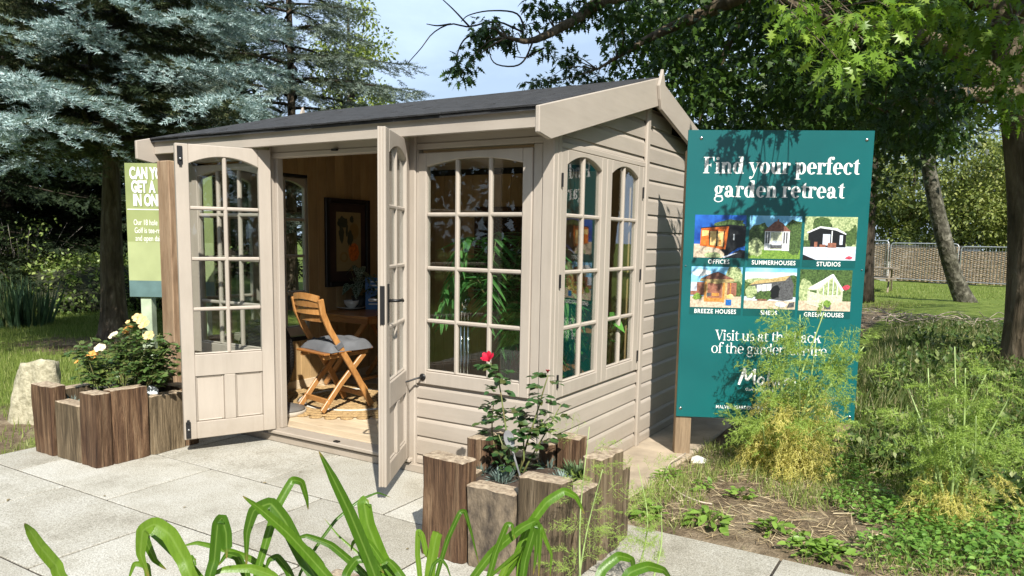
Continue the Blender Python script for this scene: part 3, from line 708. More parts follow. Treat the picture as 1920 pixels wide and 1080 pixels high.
M_RED = petals('red_petals', (.42, .008, .03), (.62, .02, .06)); M_YEL = petals('apricot_petals', (.78, .5, .19), (.86, .68, .36)); M_WHT = petals('cream_petals', (.76, .66, .46), (.84, .77, .6)); M_ORG = petals('orange_petals', (.72, .28, .06), (.8, .45, .13))

# red rose: upright stems through the gap in the right planter
T = thing('rose_bush', 'tall red rose with one open bloom rising from the corner planter', 'rose bush', (.1, -.54, .29))
def fy(px, py, y): d = ray(px, py); return CAM+d*((y-CAM[1])/d[1])
stems = [curve([(.1, -.55, .28), fy(955, 850, -.56), fy(945, 780, -.56), fy(935, 715, -.55), fy(919, 680, -.55)], 9),
         curve([(.13, -.52, .28), fy(985, 840, -.52), fy(1005, 780, -.5), fy(1018, 735, -.5), fy(1028, 703, -.5)], 8),
         curve([(.08, -.5, .28), fy(930, 850, -.5), fy(922, 800, -.5), fy(926, 752, -.5)], 6), curve([(.13, -.5, .28), fy(1000, 850, -.48), fy(1030, 800, -.45), fy(1052, 758, -.43)], 6),
         curve([(.09, -.57, .28), fy(950, 860, -.6), fy(935, 815, -.62)], 4), curve([(.12, -.53, .28), fy(985, 850, -.54), fy(975, 800, -.52), fy(965, 765, -.5)], 5)]
mb = MB()
for s in stems: mb.tube(s, list(np.linspace(.0055, .0025, len(s))), 6)
mb.build('stem', M_STEM, T, smooth=True)
V, F = rose_leaves(stems, 4, .044); npmesh('foliage', V, F, M_ROSELEAF, T)
bloom(T, fy(916, 675, -.55), .042, M_RED, (.1, -.6, .75), openness=.34)
bloom(T, fy(1027, 698, -.5), .016, petals('dark_red_petals', (.2, .012, .02), (.3, .02, .03)), name='bud', openness=.25); bloom(T, fy(926, 688, -.55), .012, MATS['dark_red_petals'], name='bud', openness=.2)
mk = thing('plant_marker', 'grey metal spoon shaped plant marker leaning in the red rose planter', 'plant marker', tuple(fy(975, 890, -.6)))
a, e = fy(975, 893, -.62), fy(958, 835, -.6); up = unit(e-a); sd_ = unit(np.cross(up, [.3, -.9, 0])); bk = np.cross(up, sd_)
M_ZN = plain('weathered_zinc', (.42, .42, .42), .5, .2, 12, metal=.6)
MB().tube([a, a+up*.08, e], [.004, .005, .005], 6).build('stalk', M_ZN, mk)
ov = [e+up*(.03+.045*math.cos(t))+sd_*.026*math.sin(t) for t in np.linspace(0, 2*math.pi, 18)[:-1]]
MB().prism([tuple(p) for p in ov], tuple(bk*.003)).build('blade', M_ZN, mk)
# yellow rose bush
T = thing('rose_bush', 'bushy rose with yellow and cream blooms in the left planter', 'rose bush', (-2.9, -.7, .29))
stems = []
for k in range(30):
    a = rng.uniform(0, 6.28); r1 = rng.uniform(.12, .5)**.9; top = np.array([-2.83+r1*math.cos(a)*1.05, -.68+r1*math.sin(a)*.55, rng.uniform(.48, .80)])
    b0 = np.array([-2.88+.16*math.cos(a), -.7+.12*math.sin(a), .28]); stems.append(curve([b0, (b0*.5+top*.5)+[0, 0, .07], top], 6))
def stem_to(px, py, y):
    p = fy(px, py, y); b0 = np.array([-2.85+rng.uniform(-.1, .1), -.7, .28]); stems.append(curve([b0, b0*.45+p*.55+[0, 0, .03], p], 6)); return p
bl = [(stem_to(266, 601, -.7), .03, M_YEL), (stem_to(271, 610, -.72), .034, M_YEL), (stem_to(240, 618, -.7), .034, M_ORG), (stem_to(279, 630, -.72), .032, M_YEL), (stem_to(188, 653, -.78), .032, M_WHT), (stem_to(173, 666, -.8), .036, M_ORG),
      (stem_to(213, 629, -.72), .03, M_WHT), (stem_to(241, 605, -.7), .018, M_YEL), (stem_to(258, 596, -.68), .03, M_YEL), (stem_to(145, 680, -.8), .018, M_ORG), (stem_to(235, 630, -.71), .03, M_WHT)]
for px, py, yy in ((318, 625, -.62), (325, 650, -.6), (300, 625, -.66), (310, 640, -.6), (160, 690, -.85), (150, 705, -.85), (290, 650, -.66), (322, 672, -.58)): stem_to(px, py, yy)
mb = MB()
for s in stems: mb.tube(s, list(np.linspace(.004, .0016, len(s))), 5)
mb.build('stem', M_STEM, T, smooth=True)
V, F = rose_leaves(stems, 4, .036); npmesh('foliage', V, F, leafm('bush_rose_leaf', (.05, .1, .025), (.11, .18, .05), .3, .32, (.17, .18, .07), .6), T)
for c_, r_, mt in bl: bloom(T, c_, r_, mt, (.15+rng.uniform(-.3, .3), -.6, .75), openness=.5 if r_ < .02 else rng.uniform(.8, 1.1))
# round solar lamp disc in the same planter
sl_ = thing('solar_lamp', 'round pale glass solar lamp behind the left planter sleepers', 'solar lamp', (-2.62, -.62, .3))
c_ = fy(284, 735, -.66); nn = unit(CAM-c_); sx = unit(np.cross([0, 0, 1.], nn)); sy = np.cross(nn, sx)
MB().prism([tuple(c_+(sx*math.cos(t)+sy*math.sin(t))*.042) for t in np.linspace(0, 2*math.pi, 25)[:-1]], tuple(-nn*.012)).build('lens', plain('frosted_lens', (.52, .57, .6), .15, .1, 6), sl_, bevel=.003)
MB().tube([c_-nn*.006-[0, 0, .035], (c_[0], c_[1], .28)], .006, 8).build('spike', M_ZN, sl_)

# blue-grey tufts (pinks) in the planters
M_TUFT = leafm('blue_grey_leaf', (.13, .19, .16), (.24, .31, .28), .15, .55); M_TUFTG = leafm('green_tuft_leaf', (.09, .15, .06), (.19, .27, .13), .2, .5)
def tuft(c, r, nleaf, mat, label, ln=1.):
    T = thing('tuft_plant', label, 'tuft plant', tuple(c)); c = np.array(c)
    th = rng.uniform(0, 6.28, nleaf); el = rng.uniform(.15, 1.35, nleaf); d = np.stack([np.cos(th)*np.cos(el), np.sin(th)*np.cos(el), np.sin(el)], 1)
    P_ = c+np.stack([np.cos(th), np.sin(th), 0*th], 1)*rng.uniform(0, r*.6, nleaf)[:, None]
    L = r*ln*rng.uniform(.6, 1.1, nleaf); V, F = scatter(BLADE, P_, d, L, width=L*.13+.002, roll=rng.uniform(-.5, .5, nleaf)); npmesh('leaf_rosette', V, F, mat, T)
def gz(px, py, z): d = ray(px, py); return CAM+d*((z-CAM[2])/d[2])
for (px, py, r_, nl, mt, lb) in ((903, 885, .06, 90, M_TUFT, 'small blue grey tuft at the left edge of the red rose planter'), (940, 903, .075, 130, M_TUFT, 'blue grey tuft in front of the metal plant marker'),
                             (1030, 875, .07, 120, M_TUFT, 'blue grey tuft behind the wide front sleeper of the red rose planter'), (1085, 893, .085, 260, M_TUFTG, 'fine green tuft at the right edge of the red rose planter'), (1055, 902, .06, 90, M_TUFT, 'low blue grey tuft beside the fine green tuft')):
    tuft(gz(px, py, .3), r_, nl, mt, lb)
for (px, py, r_, nl, lb) in ((128, 752, .07, 110, 'small grey tuft behind the low front sleeper of the left planter'), (303, 741, .06, 90, 'small grey tuft beside the round solar lamp')):
    q = gz(px, py, .33); tuft((min(q[0], -2.66), q[1], .3), r_, nl, M_TUFT, lb)

# ================================================================== FOREGROUND STRAP LEAVES
M_STRAP = None
m, n, l, b = newmat('strap_leaf'); M_STRAP = m
g_ = n.new('ShaderNodeAttribute'); g_.attribute_name = 'across'
co = coords(n, l, (30, 30, 3)); st_ = noise(n, l, co, 5, 4)
oi = n.new('ShaderNodeObjectInfo')
c1 = ramp(n, l, oi.outputs['Random'], [(0, (.055, .135, .009)), (.6, (.1, .21, .015)), (1, (.17, .29, .03))])
c = mixc(n, l, .5, c1, ramp(n, l, st_, [(.35, (.62, .68, .55)), (.6, (1, 1, 1))]), 'MULTIPLY'); c = mixc(n, l, ramp(n, l, g_.outputs['Fac'], [(.4, (0, 0, 0)), (.5, (.5,)*3), (.6, (0, 0, 0))]), c, (.24, .36, .08))
ga_ = n.new('ShaderNodeAttribute'); ga_.attribute_name = 'along'; c = mixc(n, l, ramp(n, l, ga_.outputs['Fac'], [(.93, (0, 0, 0)), (.99, (.9,)*3)]), c, (.3, .2, .06))
l.new(c, b.inputs['Base Color']); b.inputs['Roughness'].default_value = .36; b.inputs['Specular IOR Level'].default_value = .45
bump(n, l, b, noise(n, l, coords(n, l, (90, 90, 4)), 4, 3), .25, .002)
t_ = n.new('ShaderNodeBsdfTranslucent'); l.new(mixc(n, l, .6, c, (.9, 1, .1), 'MULTIPLY'), t_.inputs[0]); ms = n.new('ShaderNodeMixShader'); ms.inputs[0].default_value = .38
l.new(b.outputs[0], ms.inputs[1]); l.new(t_.outputs[0], ms.inputs[2]); l.new(ms.outputs[0], n['Material Output'].inputs[0])
def strap(T, pts, width, D0, dD=0., twist=0., blunt=False, root=None):
    """leaf through picture points (base first); widths in metres, D0 distance at the base, dD added towards the tip"""
    k = len(pts); P_ = [pix(px, py, D0+dD*i/(k-1)) for i, (px, py) in enumerate(pts)]
    if root is not None: P_ = [np.array(root)]+P_
    S_ = curve(P_, 40, .2); N = len(S_); tn = unit(np.gradient(S_, axis=0)); view = unit(CAM-S_)
    side = unit(np.cross(tn, view)); nrm = np.cross(side, tn)
    V = []; A = []
    for i in range(N):
        t = i/(N-1); w = width*(.62+.38*min(1, t*3))*(1 if t < .45 or blunt and t < .93 else max(.03, math.cos((t-.45)/.55*math.pi/2)**.75))
        a = twist*math.sin(t*3.1)+.12*math.sin(t*5+D0*9); s_ = side[i]*math.cos(a)+nrm[i]*math.sin(a); q = np.cross(s_, tn[i])
        for u in (-1, -.5, 0, .5, 1): V.append(S_[i]+s_*w*.5*u-q*w*.13*(1-abs(u))); A.append(.5+.5*u)
    F = [(i*5+j, i*5+j+1, (i+1)*5+j+1, (i+1)*5+j) for i in range(N-1) for j in range(4)]
    o = npmesh('leaf', V, F, M_STRAP, T, smooth=True)
    at_ = o.data.attributes.new('across', 'FLOAT', 'POINT'); at_.data.foreach_set('value', np.array(A, np.float32)); al_ = o.data.attributes.new('along', 'FLOAT', 'POINT'); al_.data.foreach_set('value', np.repeat(np.linspace(0, 1, N), 5).astype(np.float32)); return o
PXM = 1/1412.3
def clump(label, root, leaves):
    T = thing('strap_leaf_plant', label, 'plant', root)
    for (w, D, dD, tw, bl, pts) in leaves:
        rt = np.array(root)+[rng.uniform(-.07, .07), rng.uniform(-.05, .05), 0]
        strap(T, pts, min(w, 26+.25*w)*D*PXM*.78, D, dD, tw*.7, bl, rt)
L1 = [(25, 1.62, -.05, .2, 0, [(150, 1105), (105, 1060), (76, 1026), (56, 995), (46, 981)]),
      (42, 1.6, .05, .3, 0, [(375, 1100), (345, 1050), (318, 1003), (290, 984), (268, 996), (264, 1040), (280, 1085)]),
      (26, 1.66, .08, .2, 0, [(400, 1110), (345, 1050), (300, 1005), (275, 986), (272, 1010), (290, 1050), (312, 1068)]),
      (25, 1.58, -.02, .15, 1, [(398, 1110), (402, 1050), (408, 985), (416, 973), (424, 1000), (425, 1048)]),
      (15, 1.75, .02, .4, 0, [(520, 1090), (470, 1048), (420, 1030), (370, 1018), (342, 1024)]),
      (20, 1.7, .1, .3, 0, [(482, 1110), (498, 1020), (520, 950), (548, 901), (566, 905), (575, 935), (578, 956)]),
      (26, 1.55, -.04, .1, 0, [(640, 1120), (590, 1055), (540, 1000), (490, 956), (455, 930)]),
      (34, 1.58, .06, .35, 0, [(610, 1120), (570, 1050), (535, 980), (507, 945), (476, 958), (463, 1000), (462, 1065)]),
      (30, 1.6, -.03, .1, 0, [(712, 1120), (690, 1045), (655, 960), (622, 892), (598, 846)]),
      (36, 1.66, .03, .2, 1, [(735, 1110), (712, 1040), (690, 985), (683, 945), (692, 938)]),
      (8, 1.72, .1, .2, 0, [(560, 1090), (590, 1030), (630, 975), (675, 938), (708, 924), (733, 933)]),
      (7, 1.8, .1, .2, 0, [(720, 1090), (680, 1045), (635, 1005), (608, 972)]),
      (18, 1.68, .02, .3, 0, [(700, 1110), (665, 1060), (620, 1022), (575, 1005), (548, 1012)]),
      (16, 1.64, .02, .4, 0, [(740, 1105), (718, 1055), (695, 1022), (676, 1008), (662, 1018), (658, 1034)]),
      (22, 1.6, .0, .4, 0, [(640, 1120), (650, 1075), (668, 1050), (700, 1050), (720, 1075)]),
      (26, 1.62, 0, .3, 1, [(350, 1120), (352, 1080), (356, 1055), (368, 1048)]), (22, 1.6, 0, .3, 0, [(540, 1120), (510, 1080), (470, 1066), (420, 1068), (380, 1085)]),
      (18, 1.7, 0, .3, 0, [(560, 1120), (540, 1070), (520, 1045), (505, 1050), (495, 1075)]), (20, 1.75, 0, .3, 0, [(480, 1120), (460, 1075), (445, 1045), (425, 1040), (410, 1060)]), (22, 1.7, 0, .3, 0, [(620, 1120), (600, 1060), (575, 1030), (545, 1030)]),
      (14, 1.7, 0, .3, 0, [(300, 1120), (275, 1062), (252, 1058), (240, 1090)]), (20, 1.62, 0, .2, 0, [(760, 1110), (745, 1070), (728, 1052), (712, 1060)])]
clump('glossy strap leaved plant spreading along the bottom left foreground', (.62, -2.3, .36), L1)
L2 = [(13, 1.75, 0, .2, 1, [(786, 1110), (783, 1040), (784, 997), (792, 1005), (803, 1055)]), (26, 1.7, 0, .1, 1, [(800, 1120), (808, 1060), (817, 1010), (822, 996)]),
      (12, 1.7, .05, .2, 0, [(812, 1110), (838, 1015), (862, 962), (872, 960), (884, 1000), (899, 1062)]), (22, 1.62, .0, .2, 0, [(870, 1110), (920, 1040), (975, 992), (1003, 978), (1013, 1000), (1010, 1085)]),
      (23, 1.66, .05, .2, 0, [(960, 1060), (990, 990), (1025, 942), (1058, 921), (1080, 932), (1096, 964)]), (15, 1.6, .0, .2, 0, [(905, 1110), (930, 1035), (950, 985), (960, 985), (965, 1010)]),
      (20, 1.58, .0, .2, 0, [(968, 1110), (985, 1050), (1003, 990), (1007, 985), (1006, 1030), (1000, 1078)]), (11, 1.62, .03, .3, 0, [(1000, 1010), (1012, 985), (1024, 1015), (1034, 1040), (1031, 1085)]),
      (9, 1.6, 0, .3, 0, [(800, 1100), (812, 1060), (826, 1048), (838, 1062), (848, 1092)]), (16, 1.65, 0, .3, 0, [(920, 1110), (950, 1060), (975, 1035), (990, 1025)]), (14, 1.6, 0, .2, 0, [(960, 1120), (975, 1060), (990, 1020), (1000, 995)])]
clump('strap leaved plant with bent leaf tips in front of the red rose planter', (.82, -2.22, .36), L2)
clump('low broad strap leaves arching at the bottom edge below the paving gap', (.98, -2.14, .36), [(25, 1.55, .1, .2, 0, [(1095, 1130), (1130, 1068), (1160, 1043), (1185, 1050), (1190, 1078)]), (27, 1.5, .15, .2, 0, [(1140, 1130), (1180, 1075), (1215, 1062), (1245, 1070), (1262, 1092)]), (16, 1.5, .1, .3, 0, [(1080, 1130), (1100, 1100), (1120, 1095)])])

# ================================================================== TIMBER POST, STONE, GOLF SIGN
tag(MB().box(-3.083, -2.948, -.25, -.115, -.03, 1.957).build('timber_post', M_POST, bevel=.006), 'thick knotty timber post between left planter and summerhouse', 'post')
rr = random.Random(5); vs = []; fs = []; n_ = 30; lv = 20
for i in range(lv):
    t = i/(lv-1); z = -.05+.515*min(1, t*1.12)
    for j in range(n_):
        a = 2*math.pi*j/n_; r_ = .215*(1-.42*t)*(1+.16*math.sin(2*a+.6)+.09*math.sin(3*a+1+t*2)+.05*math.sin(7*a+t*9)+.03*math.sin(13*a-t*17))
        if t > .89: r_ *= max(.05, 1-(t-.89)/.115)
        vs.append((-4.08+r_*math.cos(a)+.1*t, -.66+r_*math.sin(a)*.8, z+.03*math.cos(a+.4)*t+rr.uniform(-.006, .006)))
for i in range(lv-1):
    for j in range(n_): fs.append((i*n_+j, i*n_+(j+1) % n_, (i+1)*n_+(j+1) % n_, (i+1)*n_+j))
fs.append(tuple(range((lv-1)*n_, lv*n_)))
tag(MB().add(vs, fs).build('standing_stone', plain('pale_limestone', (.5, .46, .33), .92, .18, 30, bs=1., bscale=48, c2=(.24, .22, .14)), smooth=True), 'pale rough standing stone on the lawn behind left planter', 'stone')

def textmesh(body, size, mat, M, parent, name='lettering', bold=0., align='LEFT', space=1., shear=0., xs=1.):
    cu = bpy.data.curves.new('t', 'FONT'); cu.body = body; cu.size = size; cu.align_x = align; cu.offset = bold; cu.space_character = space; cu.extrude = .0006; cu.shear = shear
    o = bpy.data.objects.new('t', cu); COL.objects.link(o); dg = bpy.context.evaluated_depsgraph_get(); dg.update()
    me = bpy.data.meshes.new_from_object(o.evaluated_get(dg)); bpy.data.objects.remove(o); bpy.data.curves.remove(cu)
    me.transform(M @ Matrix.Diagonal((xs, 1, 1, 1))); me.materials.clear(); me.materials.append(mat); me.name = name
    return link(name, me, parent)
M_INK = plain('white_print', (.82, .82, .8), .45, .05)
def planeM(o, dx): # x along dx, y up, z out of the face
    d = Vector(dx).normalized(); up = Vector((0, 0, 1)); return Matrix.Translation(o) @ Matrix((tuple([d.x, up.x, d.cross(up).x]), tuple([d.y, up.y, d.cross(up).y]), tuple([d.z, up.z, d.cross(up).z]))).to_4x4()
GD = Vector((.85, .52, 0)).normalized(); GO = Vector((-4.782, .558, 0))
T = thing('golf_sign', 'lime green golf notice board on a pale post behind left planter', 'sign', (-4.4, .8, 0))
GM = planeM(GO, GD)
M_LIME = plain('lime_print', (.3, .335, .145), .4, .12, 3, c2=(.21, .25, .1)); M_LIME2 = plain('pale_lime_print', (.38, .425, .215), .4, .1, 3); M_SLATE = plain('slate_band', (.12, .2, .2), .4)
def gbox(u0, u1, z0, z1, d0, d1, name, mt, bevel=0.): return MB().prism([tuple(GM @ Vector((u, z, d0))) for u, z in ((u0, z0), (u1, z0), (u1, z1), (u0, z1))], tuple((GM.to_3x3() @ Vector((0, 0, d1-d0))))).build(name, mt, T, bevel=bevel)
gbox(0, .8, .845, 2.08, -.02, 0, 'panel', M_LIME, .002); gbox(.002, .798, 1.0, 1.36, .0005, .0015, 'pale_band', M_LIME2); gbox(.002, .798, .848, .9995, .0005, .0015, 'slate_band', M_SLATE); gbox(.012, .79, 1.655, 1.663, .0005, .0015, 'rule', M_INK)
M_PGREEN = plain('pale_green_paint', (.45, .53, .38), .6)
gbox(.09, .19, -.05, 1.9, -.12, -.021, 'post', M_PGREEN, .004); gbox(.62, .72, -.05, 1.9, -.12, -.021, 'post', M_PGREEN, .004)
M_DKL = plain('lettering_shadow', (.2, .25, .1), .6)
for i, tx in enumerate(('CAN YOU', 'GET A', 'IN ONE')):
    for k, (mt, dd, ox) in enumerate(((M_DKL, .001, .006), (M_INK, .0025, 0))):
        textmesh(tx, .145, mt, GM @ Matrix.Translation((.045+.012*i+ox, 1.94-.122*i-ox, dd)), T, bold=.006, xs=.54)
for i, tx in enumerate(('Our 18 hole', 'Golf is tee-rrific', 'and open daily')): textmesh(tx, .074, M_INK, GM @ Matrix.Translation((.065+.006*i, 1.515-.073*i, .0025)), T, xs=.6)
# ================================================================== TEAL SIGN
S0 = Vector((.303, 1.28, 0)); SDIR = Vector((.8978, .4404, 0)); SM = planeM(S0, SDIR)
T = thing('display_sign', 'large teal garden retreat display board on timber posts beside summerhouse', 'sign', (.83, 1.54, 0))
def sp3(u, z, d): return tuple(SM @ Vector((u, z, d)))
def sbox(u0, u1, z0, z1, d0, d1, name, mt, bevel=0., par=None): return MB().prism([sp3(u, z, d0) for u, z in ((u0, z0), (u1, z0), (u1, z1), (u0, z1))], tuple(SM.to_3x3() @ Vector((0, 0, d1-d0)))).build(name, mt, par or T, bevel=bevel)
m, n, l, b = newmat('teal_print'); co = coords(n, l)
l.new(ramp(n, l, noise(n, l, co, 2, 4), [(.3, (.0035, .092, .096)), (.7, (.005, .115, .118))]), b.inputs['Base Color']); b.inputs['Roughness'].default_value = .28; b.inputs['Specular IOR Level'].default_value = .5
bump(n, l, b, noise(n, l, coords(n, l, (1, 1, .05)), 30, 2), .06, .002); M_TEAL = m
M_TEALD = plain('dark_teal_print', (.004, .085, .085), .3, .1); M_TEALL = plain('leaf_watermark', (.004, .105, .108), .3, .05)
board = sbox(0, 1.17, .267, 2.172, -.012, 0, 'panel', M_TEAL, .0015)
sbox(.0, .105, -.12, 2.05, -.115, -.0125, 'post', M_POSTG, .004); sbox(1.055, 1.155, -.12, 2.05, -.115, -.0125, 'post', M_POSTG, .004)
M_CHR = plain('chrome_screw', (.6, .6, .6), .2, .1, metal=1.)
for u, z in ((.085, 2.12), (1.125, 2.115), (.027, .325), (1.14, .305), (.02, 1.29), (1.15, 1.285), (.56, .3)):
    mb = MB(); r_ = .011 if z > 1.4 or z < .33 and u != .56 else .005
    for k, (rr_, h) in enumerate(((1, .0), (.95, .003), (.6, .006))): pass
    mb.lathe([(r_, 0), (r_*.95, .003), (r_*.6, .0055), (.001, .0062)], (0, 0, 0), 12); mb.xf(SM @ Matrix.Translation((u, z, .0004))); mb.build('screw', M_CHR, T, smooth=True)
# ---- drawn serif alphabet (x-height 1)
def ring(cx, cy, rx, ry, tx, ty, a0=0, a1=360):
    k = max(6, int(abs(a1-a0)/12)); out = []
    A = [math.radians(a0+(a1-a0)*i/k) for i in range(k+1)]
    for p, q in zip(A[:-1], A[1:]):
        out.append([(cx+rx*math.cos(p), cy+ry*math.sin(p)), (cx+rx*math.cos(q), cy+ry*math.sin(q)), (cx+(rx-tx)*math.cos(q), cy+(ry-ty)*math.sin(q)), (cx+(rx-tx)*math.cos(p), cy+(ry-ty)*math.sin(p))])
    return out
def rc(x0, y0, x1, y1): return [[(x0, y0), (x1, y0), (x1, y1), (x0, y1)]]
def dot(x, y, r): return [[(x+r*math.cos(2*math.pi*i/14), y+r*math.sin(2*math.pi*i/14)) for i in range(14)]]
def pg(*p): return [list(p)]
def serif(tk):
    t = .24*tk; G = {}; h = .065
    G['i'] = (rc(.12, 0, .12+t, 1)+rc(0, 0, .24+t, h)+pg((0, .93), (.12, .93), (.12, 1.01), (0, .97))+dot(.12+t/2, 1.32, .15), .3+t)
    G['n'] = (rc(.1, 0, .1+t, 1)+rc(0, 0, .2+t, h)+pg((0, .93), (.1, .93), (.1, 1.01), (0, .97))+ring(.58, .66, .36, .37, t, .12, 0, 165)+rc(.94-t, 0, .94, .67)+rc(.84-t, 0, 1.04, h), 1.1)
    G['h'] = (rc(.1, 0, .1+t, 1.5)+rc(0, 0, .2+t, h)+pg((-.02, 1.42), (.1, 1.42), (.1, 1.5), (-.02, 1.47))+G['n'][0][3:], 1.1)
    G['u'] = (rc(.1, .3, .1+t, 1)+rc(-.02, 1-h, .1, 1)+ring(.46, .34, .36, .37, t, .12, 180, 345)+rc(.92-t, 0, .92, 1)+rc(.8-t, 1-h, .92-t, 1)+rc(.92, 0, 1.02, h), 1.08)
    G['r'] = (rc(.1, 0, .1+t, 1)+rc(0, 0, .24+t, h)+pg((0, .93), (.1, .93), (.1, 1.01), (0, .97))+dot(.66, .84, .145)+ring(.52, .7, .2, .31, .06, .07, 70, 170), .8)
    G['o'] = (ring(.5, .5, .47, .53, t*1.06, .07), 1.02)
    G['e'] = (ring(.48, .5, .45, .53, t*1.06, .07, 6, 318)+rc(.2, .49, .9, .555)+pg((.93, .555), (.69, .555), (.69, .5), (.93, .5)), .96)
    G['c'] = (ring(.48, .5, .45, .53, t*1.06, .07, 50, 318)+dot(.74, .78, .14), .92)
    G['d'] = (ring(.46, .5, .42, .53, t*1.02, .07)+rc(.68, 0, .68+t, 1.5)+pg((.54, 1.42), (.68, 1.42), (.68, 1.5), (.54, 1.47))+rc(.68+t, 0, .8+t, h), .84+t)
    G['b'] = (ring(.6, .5, .42, .53, t*1.02, .07)+rc(.12, 0, .12+t, 1.5)+pg((-.01, 1.42), (.12, 1.42), (.12, 1.5), (-.01, 1.47)), 1.08)
    G['p'] = (ring(.62, .5, .42, .53, t*1.02, .07)+rc(.13, -.48, .13+t, 1)+rc(0, -.48, .26+t, -.48+h)+pg((0, .93), (.13, .93), (.13, 1.01), (0, .97)), 1.1)
    G['g'] = (ring(.42, .66, .37, .37, t*.9, .06)+rc(.7, .88, .86, .95)+dot(.86, .9, .09)+ring(.46, -.18, .44, .29, .12, .07)+pg((.2, .34), (.1, .16), (.22, .04), (.34, .1), (.28, .3))+pg((.22, .02), (.78, -.02), (.84, .1), (.7, .15), (.25, .16)), .98)
    G['a'] = (rc(.5, .05, .5+t, .74)+ring(.4, .7, .34+t*.05, .33, t*.9, .08, 5, 150)+dot(.2, .74, .12)+ring(.36, .27, .33, .3, t, .06, 30, 335)+pg((.5+t, .02), (.68+t, .0), (.68+t, .08), (.5+t, .12)), .76+t)
    G['t'] = (rc(.16, .14, .16+t, 1.12)+pg((.16, 1.12), (.16+t, 1.12), (.16+t, 1.34))+rc(0, 1-h, .6, 1)+ring(.16+t*.5+.14, .2, .14+t*.5, .21, t, .07, 180, 320), .64)
    G['f'] = (rc(.16, 0, .16+t, 1.16)+rc(0, 0, .32+t, h)+rc(0, 1-h, .62, 1)+ring(.48, 1.16, .32, .37, t, .08, 60, 180)+dot(.66, 1.4, .135), .66)
    G['y'] = (pg((.06, 1), (.32, 1), (.6, .24), (.5, .0))+pg((.86, 1), (.93, 1), (.44, -.3), (.36, -.32), (.5, .0))+rc(-.03, 1-h, .44, 1)+rc(.7, 1-h, 1.04, 1)+dot(.2, -.36, .13)+pg((.2, -.46), (.42, -.34), (.36, -.28), (.2, -.3)), 1.02)
    G['F'] = (rc(.14, 0, .14+t*1.1, 1.45)+rc(0, 0, .3+t, h)+rc(0, 1.45-h, 1.02, 1.45)+pg((.95, 1.12), (1.02, 1.06), (1.02, 1.45), (.9, 1.4))+rc(.3, .7, .72, .7+h)+pg((.66, .735), (.74, .52), (.74, .95)), 1.1)
    G['V'] = (pg((.12, 1.45), (.12+t*1.15, 1.45), (.74, .22), (.64, 0))+pg((1.04, 1.45), (1.12, 1.45), (.68, 0), (.64, 0))+rc(-.02, 1.45-h, .5, 1.45)+rc(.86, 1.45-h, 1.28, 1.45), 1.2)
    G['s'] = (ring(.37, .73, .3, .3, t*.8, .08, 40, 265)+ring(.37, .28, .32, .31, t*.8, .08, -145, 88), .74)
    G['k'] = (rc(.1, 0, .1+t, 1.5)+rc(0, 0, .2+t, h)+pg((-.02, 1.42), (.1, 1.42), (.1, 1.5), (-.02, 1.47))+pg((.1+t, .42), (.78, 1), (.88, 1), (.1+t, .34))+pg((.44, .62), (.66, .68), (1.0, 0), (.7, 0))+rc(.6, 0, 1.08, h)+rc(.62, 1-h, 1.0, 1), 1.1)
    return G
SER = {1: serif(1.2), 0: serif(.7)}
def serif_text(body, u0, u1, zbase, xh, wt, mt):
    G = SER[wt]; tot = sum(.42 if c == ' ' else G[c][1] for c in body); s = (u1-u0)/tot; u = u0; d = .0006; root = None
    for c in body:
        if c == ' ': u += .42*s; continue
        mb = MB()
        for k, poly in enumerate(G[c][0]):
            dd = .0006+.00012*(k % 3)
            mb.add([sp3(u+x*s, zbase+y*xh, dd) for x, y in poly], [tuple(range(len(poly)))] if sum(poly[i][0]*poly[(i+1) % len(poly)][1]-poly[(i+1) % len(poly)][0]*poly[i][1] for i in range(len(poly))) > 0 else [tuple(range(len(poly)))[::-1]])
        if root is None: root = mb.build('lettering', mt, T)
        else: mb.build('letter', mt, root)
        u += G[c][1]*s
serif_text('Find your perfect', .106, 1.094, 1.896, .072, 1, M_INK); serif_text('garden retreat', .182, 1.010, 1.744, .072, 1, M_INK)
serif_text('Visit us at the back', .233, .925, .798, .048, 0, M_INK); serif_text('of the garden centre', .213, .965, .712, .048, 0, M_INK)
# photographs: flat prints built from coloured pieces
def print_m(nm, c, c2=None, scale=60., k=.25): return plain('print_'+nm, c, .3, k, scale*1.8, c2=c2 and sc(c2, .8))
PR = dict(dusk=print_m('dusk', (.02, .13, .5), (.008, .05, .3), 8), sky=print_m('sky', (.3, .62, .85), (.12, .42, .75), 6), white=print_m('white', (.75, .78, .8), k=.1), dk=print_m('dark', (.012, .014, .016), k=.2), green=print_m('green', (.1, .17, .05), (.012, .03, .012), 55), lime=print_m('lime', (.22, .36, .06), (.08, .17, .03), 50),
          pale=print_m('pale', (.5, .56, .3), (.12, .2, .07), 45), orange=print_m('orange', (.75, .2, .03), (.45, .08, .012), 20), glow=print_m('glow', (.85, .66, .3), (.8, .45, .12), 20), sand=print_m('sand', (.62, .52, .4), (.45, .35, .25), 40), brick=print_m('brick', (.35, .15, .1), (.2, .08, .05), 40),
          timber=print_m('timber', (.6, .28, .07), (.4, .16, .035), 35), roofb=print_m('roofb', (.26, .12, .085), (.15, .065, .045), 45), grey=print_m('grey', (.12, .125, .13), (.05, .05, .055), 60), blue=print_m('blue', (.02, .15, .5)), straw=print_m('straw', (.55, .42, .2), (.36, .26, .1), 50), cream=print_m('cream', (.66, .68, .5), (.45, .5, .35), 45), pink=print_m('pink', (.6, .08, .12)), ice=print_m('ice', (.62, .68, .78), (.5, .55, .66), 30))
def R_(x0, y0, x1, y1): return [(x0, y0), (x1, y0), (x1, y1), (x0, y1)]
